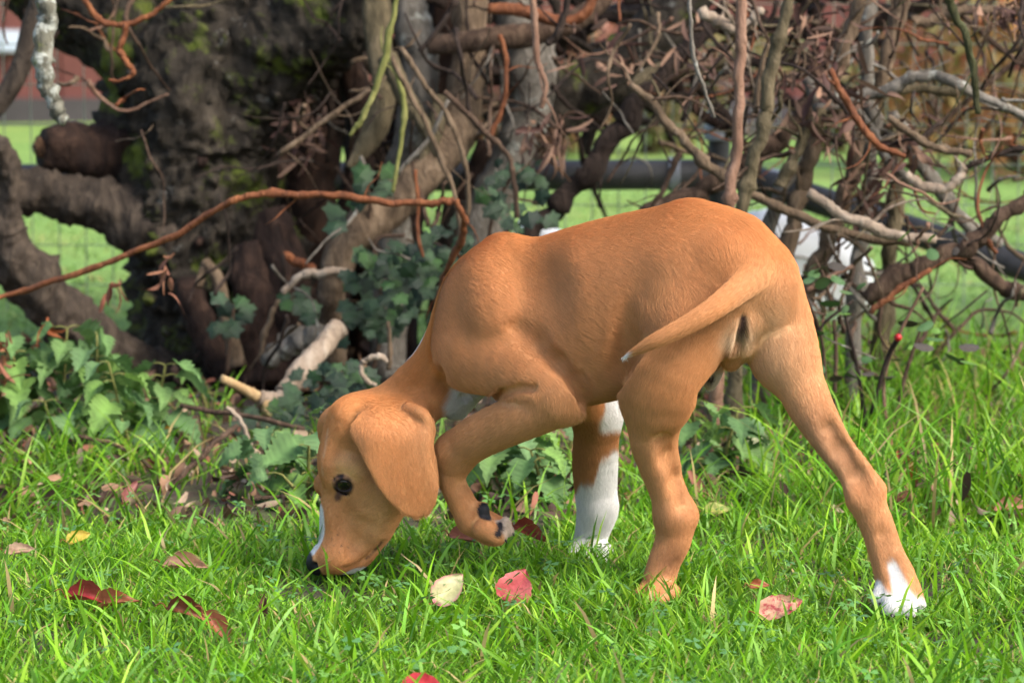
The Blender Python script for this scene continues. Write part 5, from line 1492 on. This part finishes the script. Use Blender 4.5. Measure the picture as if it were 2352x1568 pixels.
ivy('low ivy carpet below the broken pale stick', [(700, 960, 10, 3.95), (780, 930, 9, 3.95), (850, 900, 8, 3.95)],
    [(760, 880, 90, 60, 3.92, 34), (680, 940, 70, 40, 3.88, 18), (830, 880, 50, 60, 3.95, 20), (600, 960, 50, 30, 3.85, 6)], 3, 0.023)
ivy('few dark ivy leaves on the rotten trunk foot', [(520, 860, 8, 4.3), (530, 760, 8, 4.3), (540, 690, 7, 4.3)],
    [(530, 705, 45, 40, 4.28, 8), (690, 690, 40, 30, 4.25, 7), (780, 480, 14, 40, 4.2, 3)], 4, 0.03)
ivy('ivy leaves high on the leaning tan stem', [(840, 560, 8, 4.3), (850, 460, 8, 4.28), (830, 390, 7, 4.26)],
    [(850, 410, 45, 35, 4.24, 9)], 5, 0.03)

# --- small berry shrub at the right
def round_leaf(col):
    n = 9
    V = [(0.5, 0, 0.03)]; C = [np.array(col) * 1.2]
    for i in range(n):
        a = math.pi + 2 * math.pi * i / n
        V.append((0.5 + 0.5 * math.cos(a), 0.33 * math.sin(a), -0.05 * abs(math.sin(a)))); C.append(np.array(col))
    F = [(0, 1 + i, 1 + (i + 1) % n) for i in range(n)]
    me = mesh_np('round_leaf', V, np.array(F), np.array(C)); me.materials.append(M['ivy'])
    return me
RL = [round_leaf((0.06, 0.13, 0.04)), round_leaf((0.10, 0.17, 0.06)), round_leaf((0.05, 0.04, 0.03)), round_leaf((0.10, 0.20, 0.03))]
def berry_mesh():
    V, F = uv_ball_(12, 8)
    me = mesh_np('berry', V * 0.0048, F); me.materials.append(M['berry']); return me
def uv_ball_(nu, nv):
    th = np.linspace(0, np.pi, nv + 1); ph = np.linspace(0, 2 * np.pi, nu, endpoint=False)
    V = np.array([(math.sin(t) * math.cos(f), math.sin(t) * math.sin(f), math.cos(t)) for t in th for f in ph])
    i = np.arange((nv + 1) * nu).reshape(nv + 1, nu)
    return V, np.stack((i[:-1], i[1:], np.roll(i[1:], -1, 1), np.roll(i[:-1], -1, 1)), -1).reshape(-1, 4)
BM = berry_mesh()
def berry_shrub(px, Y, label, stems, leaves, berries, seed):
    rs = np.random.RandomState(seed)
    base = P(px, 784, Y); base[2] = 0
    t = empty('berry_shrub', tuple(base), label, 'shrub', 'low berry shrubs in the hedge')
    for pts in stems:
        stem('stem', pts, rs.choice(['brown', 'darktwig', 'brown', 'pink']), parent=t, nseg=6, sub=5)
    for (x, y, rx, ry, n) in leaves:
        for i in range(n):
            p = P(x + rs.uniform(-rx, rx), y + rs.uniform(-ry, ry), Y + rs.uniform(-0.08, 0.08)) - base
            place_leaf(RL[rs.randint(len(RL))], t, tuple(p), rs.uniform(0, 6.28), rs.uniform(-0.3, 0.7), rs.uniform(-0.9, 0.9), rs.uniform(0.016, 0.028))
    for x, y in berries:
        o = link('berry', BM, None, t); o.location = tuple(P(x, y, Y - 0.06) - base)
berry_shrub(1900, 3.75, 'low leafy shrub with a red berry beside the white sack',
    [[(1900, 1000, 10, 3.75), (1890, 800, 9, 3.75), (1860, 700, 8, 3.72), (1835, 660, 6, 3.70)], [(1910, 1000, 12, 3.78), (1920, 800, 10, 3.78), (1900, 660, 8, 3.78), (1870, 590, 6, 3.78)],
     [(1890, 990, 9, 3.7), (1860, 880, 9, 3.7), (1880, 760, 8, 3.7), (1960, 690, 6, 3.7)], [(1850, 670, 12, 3.8), (1900, 640, 12, 3.8), (1960, 610, 10, 3.8)]],
    [(1880, 625, 45, 20, 8), (1930, 640, 60, 30, 8), (1900, 720, 50, 60, 10), (1930, 840, 60, 50, 8)], [(1833, 655)], 3)
berry_shrub(2050, 3.7, 'low twiggy shrub with an orange red berry over the long grass',
    [[(2040, 1010, 10, 3.7), (2030, 880, 9, 3.7), (2060, 780, 8, 3.68), (2120, 660, 6, 3.66)], [(2050, 1000, 10, 3.7), (2080, 860, 9, 3.7), (2120, 740, 7, 3.7)], [(1990, 990, 10, 3.72), (1970, 850, 10, 3.72), (1940, 720, 8, 3.72)],
     [(2000, 950, 8, 3.66), (2040, 820, 12, 3.66), (2064, 776, 12, 3.64)]],
    [(2130, 735, 14, 12, 1), (2100, 780, 60, 40, 7), (2200, 800, 60, 40, 6), (2040, 860, 50, 40, 6), (2150, 540, 60, 30, 5)], [(2063, 775)], 8)

# ------------------------------------------------------------------ fallen leaves on the lawn
def fallen(px, py, L, wd, spin, label, col, col2, seed, tilt=0.55, turn=0.0, curl=0.3, edge=None, mat='fallen', z=0.022, blunt=1.0):
    rs = np.random.RandomState(seed)
    n, m = 14, 9
    V, C = [], []
    for i in range(n + 1):
        t = i / n
        w = wd * (math.sin(math.pi * (0.06 + 0.94 * t) ** (0.8 * blunt)) ** 0.75 if 0 < t < 1 else 0.06)
        w *= 1 + 0.04 * math.sin(i * 2.1 + seed) + 0.022 * rs.randn()
        for j in range(m):
            f = -1 + 2 * j / (m - 1)
            x, y = (t - 0.5) * L, f * w / 2
            zz = curl * (y * y) / (wd * 0.5) * 2.2 + 0.35 * curl * math.sin(t * 4 + seed) * L * 0.3 + 0.03 * L * math.sin(f * 5 + t * 7 + seed) + 0.008 * L * rs.randn()
            V.append((x, y, zz))
            k = 0.5 + 0.5 * math.sin(3.1 * f + 5.3 * t + seed * 1.7)
            c = np.array(col) * (1 - k) + np.array(col2) * k
            if edge is not None and (abs(f) > 0.82 or t < 0.08 or t > 0.93): c = np.array(edge)
            if j == m // 2: c = c * 1.15
            C.append(c * 0.82 * rs.uniform(0.9, 1.1))
    i = np.arange((n + 1) * m).reshape(n + 1, m)
    F = np.stack((i[:-1, :-1], i[1:, :-1], i[1:, 1:], i[:-1, 1:]), -1).reshape(-1, 4)
    # the leaf rests in the grass at height z: where the line of sight meets that height
    q = P(px, py, 1.0); s_ = (z - CAMZ) / (q[2] - CAMZ)
    p = np.array((q[0] * s_, s_, z))
    t = empty('fallen_leaf', tuple(p), label, 'leaf', 'fallen leaves in the grass')
    b = link('blade', mesh_np('blade', V, F, np.array(C)), M[mat], t)
    path = np.array([(-0.5 * L, 0, 0.0, 0.0007), (-0.62 * L, 0.004, 0.003, 0.0006), (-0.75 * L, 0.0, 0.002, 0.0005)])
    Vt, Q, Tt = tube_arrays(path, 5, 3, 0, seed=1)
    link('stalk', mesh_np('stalk', Vt, [Q, Tt]), M['red'], t)
    nrm = Vector((turn, -math.sin(tilt * math.pi / 2), math.cos(tilt * math.pi / 2))).normalized()
    ex = Vector((1, 0, 0)); ex = (ex - nrm * ex.dot(nrm)).normalized(); ey = nrm.cross(ex)
    ax = ex * math.cos(R(spin)) + ey * math.sin(R(spin))
    t.rotation_euler = Matrix((ax, nrm.cross(ax), nrm)).transposed().to_euler()
RED = (0.55, 0.07, 0.075)
fallen(1186, 1345, 0.036, 0.035, 62, 'rounded rose red leaf standing in the grass below the lifted paw', (0.52, 0.085, 0.09), (0.62, 0.15, 0.14), 1, tilt=0.85, turn=0.0, curl=0.12, z=0.021, blunt=0.9)
fallen(1030, 1352, 0.040, 0.026, 48, 'pale green leaf with pink edge in the grass near the red leaf', (0.52, 0.50, 0.24), (0.58, 0.52, 0.30), 2, tilt=0.72, turn=0.1, curl=0.3, edge=(0.55, 0.22, 0.22), z=0.020)
fallen(1790, 1395, 0.044, 0.024, 18, 'speckled salmon pink leaf in the grass between the hind feet', (0.62, 0.36, 0.22), (0.60, 0.30, 0.2), 3, tilt=0.6, turn=0, curl=0.25, mat='spotted', z=0.021)
fallen(972, 1588, 0.036, 0.034, 5, 'crimson leaf lying in the short grass in front of the other leaves', (0.45, 0.02, 0.03), (0.52, 0.04, 0.05), 4, tilt=0.5, turn=0, curl=0.1, z=0.021)
fallen(200, 1375, 0.042, 0.020, -8, 'dark crimson curled leaf in the grass among brown leaves', (0.30, 0.02, 0.025), (0.22, 0.05, 0.03), 5, tilt=0.45, turn=0.1, curl=0.7, z=0.022)
fallen(270, 1390, 0.040, 0.015, 12, 'rust brown curled leaf touching the dark crimson leaf', (0.26, 0.07, 0.03), (0.34, 0.12, 0.06), 6, tilt=0.5, turn=-0.2, curl=0.9, z=0.017)
fallen(440, 1410, 0.046, 0.016, -12, 'dark brown leaf with its middle arched up in the grass', (0.16, 0.045, 0.025), (0.24, 0.08, 0.04), 7, tilt=0.6, turn=0, curl=0.9, z=0.018)
fallen(505, 1445, 0.042, 0.017, -38, 'reddish brown leaf with a ragged edge beside the arched brown leaf', (0.36, 0.12, 0.06), (0.28, 0.08, 0.04), 8, tilt=0.55, turn=0.2, curl=0.5, z=0.017)
fallen(600, 1400, 0.030, 0.010, 80, 'small dark shrivelled leaf standing in the grass left of the muzzle', (0.10, 0.04, 0.03), (0.16, 0.07, 0.05), 9, tilt=0.8, turn=0.3, curl=1.0, z=0.018)
fallen(2072, 1085, 0.060, 0.026, 100, 'orange curled leaf with a black stain beside the stretched hind leg', (0.42, 0.12, 0.03), (0.10, 0.06, 0.05), 10, tilt=0.8, turn=0.2, curl=0.7, z=0.021)
fallen(2325, 1165, 0.040, 0.018, 5, 'pinkish brown leaf in the grass right of the stretched hind leg', (0.45, 0.20, 0.13), (0.5, 0.24, 0.15), 11, tilt=0.5, turn=0, curl=0.5, z=0.021)
fallen(1740, 1022, 0.038, 0.034, 60, 'pale cream round leaf beside the nettles between the hind legs', (0.55, 0.55, 0.33), (0.5, 0.52, 0.28), 12, tilt=0.8, turn=0, curl=0.15, z=0.021)
fallen(1650, 1172, 0.036, 0.018, 15, 'yellow green leaf lying flat behind the near hind leg', (0.45, 0.42, 0.10), (0.38, 0.40, 0.10), 13, tilt=0.35, turn=0, curl=0.2, z=0.02)
fallen(1220, 1225, 0.040, 0.018, -25, 'red brown leaf behind the lifted forepaw', (0.35, 0.07, 0.03), (0.28, 0.05, 0.03), 14, tilt=0.5, turn=0, curl=0.5, z=0.025)
fallen(1075, 1235, 0.040, 0.018, -10, 'dull pink leaf in the grass under the ear', (0.40, 0.15, 0.11), (0.34, 0.12, 0.08), 15, tilt=0.45, turn=0, curl=0.5, z=0.022)
fallen(180, 1235, 0.026, 0.016, 25, 'small yellow leaf in the grass below the nettles', (0.55, 0.42, 0.06), (0.5, 0.36, 0.05), 16, tilt=0.5, turn=0, curl=0.3, z=0.02)
fallen(375, 985, 0.020, 0.014, 20, 'tiny orange leaf among the nettle stems', (0.6, 0.3, 0.03), (0.55, 0.25, 0.03), 17, tilt=0.6, turn=0, curl=0.3, z=0.021)
fallen(430, 1300, 0.050, 0.020, -5, 'flat dull brown leaf sunk in the grass left of the nose', (0.30, 0.15, 0.08), (0.40, 0.22, 0.14), 18, tilt=0.35, turn=0, curl=0.4, z=0.016)
fallen(1745, 1345, 0.020, 0.010, 10, 'tiny rust leaf behind the speckled pink leaf', (0.32, 0.09, 0.03), (0.3, 0.1, 0.04), 19, tilt=0.5, turn=0, curl=0.4, z=0.025)
fallen(2165, 1110, 0.034, 0.016, 40, 'pale pink leaf in the grass beside the orange curled leaf', (0.5, 0.26, 0.18), (0.45, 0.2, 0.14), 20, tilt=0.5, turn=0, curl=0.4, z=0.020)
fallen(300, 1130, 0.036, 0.014, 70, 'dull maroon leaf on the soil below the small nettle', (0.22, 0.07, 0.06), (0.28, 0.1, 0.08), 21, tilt=0.5, turn=0.2, curl=0.5, z=0.025)
fallen(45, 1265, 0.03, 0.016, 10, 'pale tan leaf scrap in the grass below the long grass', (0.42, 0.28, 0.18), (0.38, 0.22, 0.14), 22, tilt=0.4, turn=0, curl=0.4, z=0.02)

# --- loose litter on the soil under the hedge
def litter():
    rs = np.random.RandomState(3)
    V, F, C = [], [], []
    cols = ((0.10, 0.055, 0.035), (0.17, 0.10, 0.065), (0.06, 0.035, 0.025), (0.26, 0.15, 0.09), (0.2, 0.08, 0.05), (0.33, 0.24, 0.16))
    for i in range(3600):
        y = rs.uniform(3.2, 4.95); x = rs.uniform(-0.21 * y - 0.15, 0.21 * y + 0.15)
        v, f = curled(rs, (x, y, 0.006 + abs(rs.randn()) * 0.012), rs.uniform(0.015, 0.05), rs.uniform(0.002, 0.008))
        F += [tuple(a + len(V) for a in q) for q in f]; V += v
        C += [np.array(cols[rs.randint(len(cols))]) * rs.uniform(0.7, 1.3)] * len(v)
    V = np.array(V); V[:, 2] = np.maximum(V[:, 2], 0.002)
    o = link('leaf_litter', mesh_np('leaf_litter', V, np.array(F), np.array(C)), M['deadleaf'])
    tag(o, 'brown leaf litter and bark crumbs on the soil under the hedge', 'litter', None, 'stuff')
litter()
print('plants %.1f' % (time.time() - T0))
# ------------------------------------------------------------------ grass
def blades(x, y, h, w, lean, seed, tint=1.0, straw=0.04, pal=None, z0=None):
    """real blades: 7 vertices each"""
    rs = np.random.RandomState(seed)
    n = len(x)
    yaw = rs.rand(n) * 6.283
    ld = rs.rand(n) * 6.283
    lean = lean * (0.35 + rs.rand(n))
    f = np.stack((np.cos(yaw), np.sin(yaw), np.zeros(n)), -1)          # across the blade
    L = np.stack((np.cos(ld), np.sin(ld), np.zeros(n)), -1)
    base = np.stack((x, y, (gz(x, y) if z0 is None else z0) - 0.004 + np.zeros(n)), -1)
    V = np.zeros((n, 7, 3)); C = np.zeros((n, 7, 3))
    pal = np.array(pal if pal is not None else [(0.12, 0.275, 0.009), (0.175, 0.375, 0.013), (0.072, 0.18, 0.011), (0.26, 0.45, 0.03), (0.125, 0.32, 0.018), (0.20, 0.39, 0.06)])
    c = pal[rs.randint(0, len(pal), n)] * (0.75 + 0.5 * rs.rand(n, 1)) * tint
    st = rs.rand(n) < straw
    c[st] = np.array((0.42, 0.32, 0.13)) * (0.6 + 0.7 * rs.rand(st.sum(), 1))
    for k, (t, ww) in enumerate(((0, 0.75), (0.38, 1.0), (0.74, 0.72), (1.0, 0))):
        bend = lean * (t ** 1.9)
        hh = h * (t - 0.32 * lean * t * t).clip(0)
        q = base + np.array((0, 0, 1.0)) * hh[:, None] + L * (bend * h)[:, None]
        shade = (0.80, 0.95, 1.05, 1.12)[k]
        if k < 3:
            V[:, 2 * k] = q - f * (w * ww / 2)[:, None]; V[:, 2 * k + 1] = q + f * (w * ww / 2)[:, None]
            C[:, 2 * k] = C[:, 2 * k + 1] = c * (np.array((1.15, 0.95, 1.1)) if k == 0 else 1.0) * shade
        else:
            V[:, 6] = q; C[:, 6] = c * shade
    i = np.arange(n)[:, None] * 7
    Q = np.vstack((i + np.array((0, 1, 3, 2)), i + np.array((2, 3, 5, 4))))
    Tt = i + np.array((4, 5, 6))
    return V.reshape(-1, 3), Q, Tt, C.reshape(-1, 3)
def lay(name, parts, label):
    V, Q, Tt, C = [], [], [], []
    o = 0
    for v, q, t, c in parts:
        V.append(v); Q.append(q + o); Tt.append(t + o); C.append(c); o += len(v)
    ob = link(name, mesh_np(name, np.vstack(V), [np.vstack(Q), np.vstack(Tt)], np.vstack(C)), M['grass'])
    tag(ob, label, 'grass', None, 'stuff')
def scatter(n, y0, y1, seed, wide=0.25, keep=None):
    rs = np.random.RandomState(seed)
    y = rs.uniform(y0, y1, n); x = rs.uniform(-1, 1, n) * (0.178 * y + wide)
    if keep is not None:
        k = rs.rand(n) < keep(x, y); x, y = x[k], y[k]
    return x, y
def pn(x, y, s, seed):
    rs = np.random.RandomState(seed); o = 0
    for i in range(6):
        a, b, p = rs.randn() * s, rs.randn() * s, rs.rand() * 6.28
        o = o + np.sin(x * a + y * b + p)
    return o / 2.4
rsg = np.random.RandomState(77)
parts = []
def edge_keep(x, y):
    e = 3.18 + 0.10 * pn(x, y, 5, 1) + np.where(x > 0.28, 0.45, np.where(x > 0.05, 0.22, 0)) + np.where(x < -0.36, 0.12, 0)
    bare = np.exp(-((x + 0.27) / 0.17) ** 2 - ((y - 3.42) / 0.24) ** 2)
    nose = np.exp(-((x + 0.172) / 0.065) ** 4 - ((y - 2.84) / 0.085) ** 4)
    return (1 - 0.86 * nose) * (1 - 0.88 * bare) * np.clip(0.10 + (e - y) / 0.22, 0.05, 1) * np.clip(0.75 + 0.35 * pn(x, y, 16, 2), 0.25, 1)
x, y = scatter(120000, 1.9, 3.75, 1, keep=edge_keep)
n = len(x)
parts.append(blades(x, y, (0.022 + 0.022 * rsg.rand(n)) * (1 + 0.28 * pn(x, y, 9, 3)), 0.0017 + 0.0015 * rsg.rand(n), 0.75, 2))
x, y = scatter(5200, 1.9, 3.6, 5, keep=edge_keep)                       # taller, broader blades
n = len(x)
parts.append(blades(x, y, 0.040 + 0.035 * rsg.rand(n), 0.0032 + 0.0016 * rsg.rand(n), 0.7, 6, tint=1.08))
x, y = scatter(14000, 1.9, 3.6, 8, keep=edge_keep)                      # thatch lying low
n = len(x)
parts.append(blades(x, y, 0.018 + 0.02 * rsg.rand(n), 0.0022 + 0.001 * rsg.rand(n), 1.9, 9, tint=0.9, straw=0.25))
print('lawn blades', sum(len(p[2]) for p in parts))
lay('lawn_grass', parts, 'short bright green lawn grass under the puppy')
parts = []
def right_keep(x, y): return np.clip((x - 0.24 - 0.05 * (y - 3.2)) / 0.12, 0, 1) * np.clip(0.7 + 0.5 * pn(x, y, 9, 12), 0.15, 1)
x, y = scatter(16000, 3.2, 4.6, 21, 0.35, right_keep); n = len(x)
parts.append(blades(x, y, 0.07 + 0.12 * rsg.rand(n) ** 1.4, 0.0026 + 0.0016 * rsg.rand(n), 0.75, 22, straw=0.07))
def left_keep(x, y): return np.clip((-0.34 - x) / 0.14, 0, 1) * np.clip(0.6 + 0.5 * pn(x, y, 9, 14), 0.1, 1)
x, y = scatter(4200, 3.2, 3.68, 23, 0.35, left_keep); n = len(x)
parts.append(blades(x, y, 0.05 + 0.07 * rsg.rand(n) ** 1.4, 0.0028 + 0.0018 * rsg.rand(n), 1.0, 24, straw=0.04, tint=0.9))
def mid_keep(x, y): return (1 - 0.8 * np.exp(-((x + 0.27) / 0.17) ** 2 - ((y - 3.42) / 0.24) ** 2)) * np.clip(0.25 + 0.6 * pn(x, y, 11, 15), 0.02, 1)
x, y = scatter(4200, 3.15, 4.3, 25, 0.2, mid_keep); n = len(x)
parts.append(blades(x, y, 0.04 + 0.06 * rsg.rand(n), 0.0024 + 0.0014 * rsg.rand(n), 0.9, 26, straw=0.08))
lay('long_grass', parts, 'long loose grass growing along the foot of the hedge')
x, y = scatter(22000, 4.95, 9.5, 31, 0.5); n = len(x)
pal = [(0.17, 0.29, 0.07), (0.20, 0.32, 0.075), (0.25, 0.32, 0.09), (0.16, 0.28, 0.07)]
lay('pasture_grass', [blades(x, y, 0.012 + 0.02 * rsg.rand(n), 0.005 + 0.003 * rsg.rand(n), 1.0, 32, pal=pal, z0=0.008)], 'sunlit pasture grass beyond the hedge')
# low clover leaves in the turf
def clover():
    rs = np.random.RandomState(9)
    V, F, C = [], [], []
    for i in range(900):
        y = rs.uniform(2.1, 3.3); x = rs.uniform(-1, 1) * (0.178 * y + 0.1)
        z = rs.uniform(0.012, 0.034); s = rs.uniform(0.004, 0.0085)
        a0 = rs.rand() * 6.28
        c = np.array([(0.10, 0.24, 0.05), (0.14, 0.30, 0.05), (0.08, 0.2, 0.06)][rs.randint(3)]) * rs.uniform(0.8, 1.2)
        tilt = rs.randn(2) * 0.25
        for k in range(3):
            a = a0 + k * 2.094
            o = len(V)
            for r, da in ((0, 0), (0.75, -0.5), (1.15, -0.28), (1.0, 0), (1.15, 0.28), (0.75, 0.5)):
                dx, dy = r * s * math.cos(a + da), r * s * math.sin(a + da)
                V.append((x + dx, y + dy, z + dx * tilt[0] + dy * tilt[1] - 0.1 * r * s)); C.append(c)
            F += [(o, o + 1, o + 2), (o, o + 2, o + 3), (o, o + 3, o + 4), (o, o + 4, o + 5)]
    ob = link('clover', mesh_np('clover', V, np.array(F), np.array(C), smooth=False), M['nettle'])
    tag(ob, 'small clover leaves scattered low in the lawn', 'clover', None, 'stuff')
clover()
print('all %.1f' % (time.time() - T0))
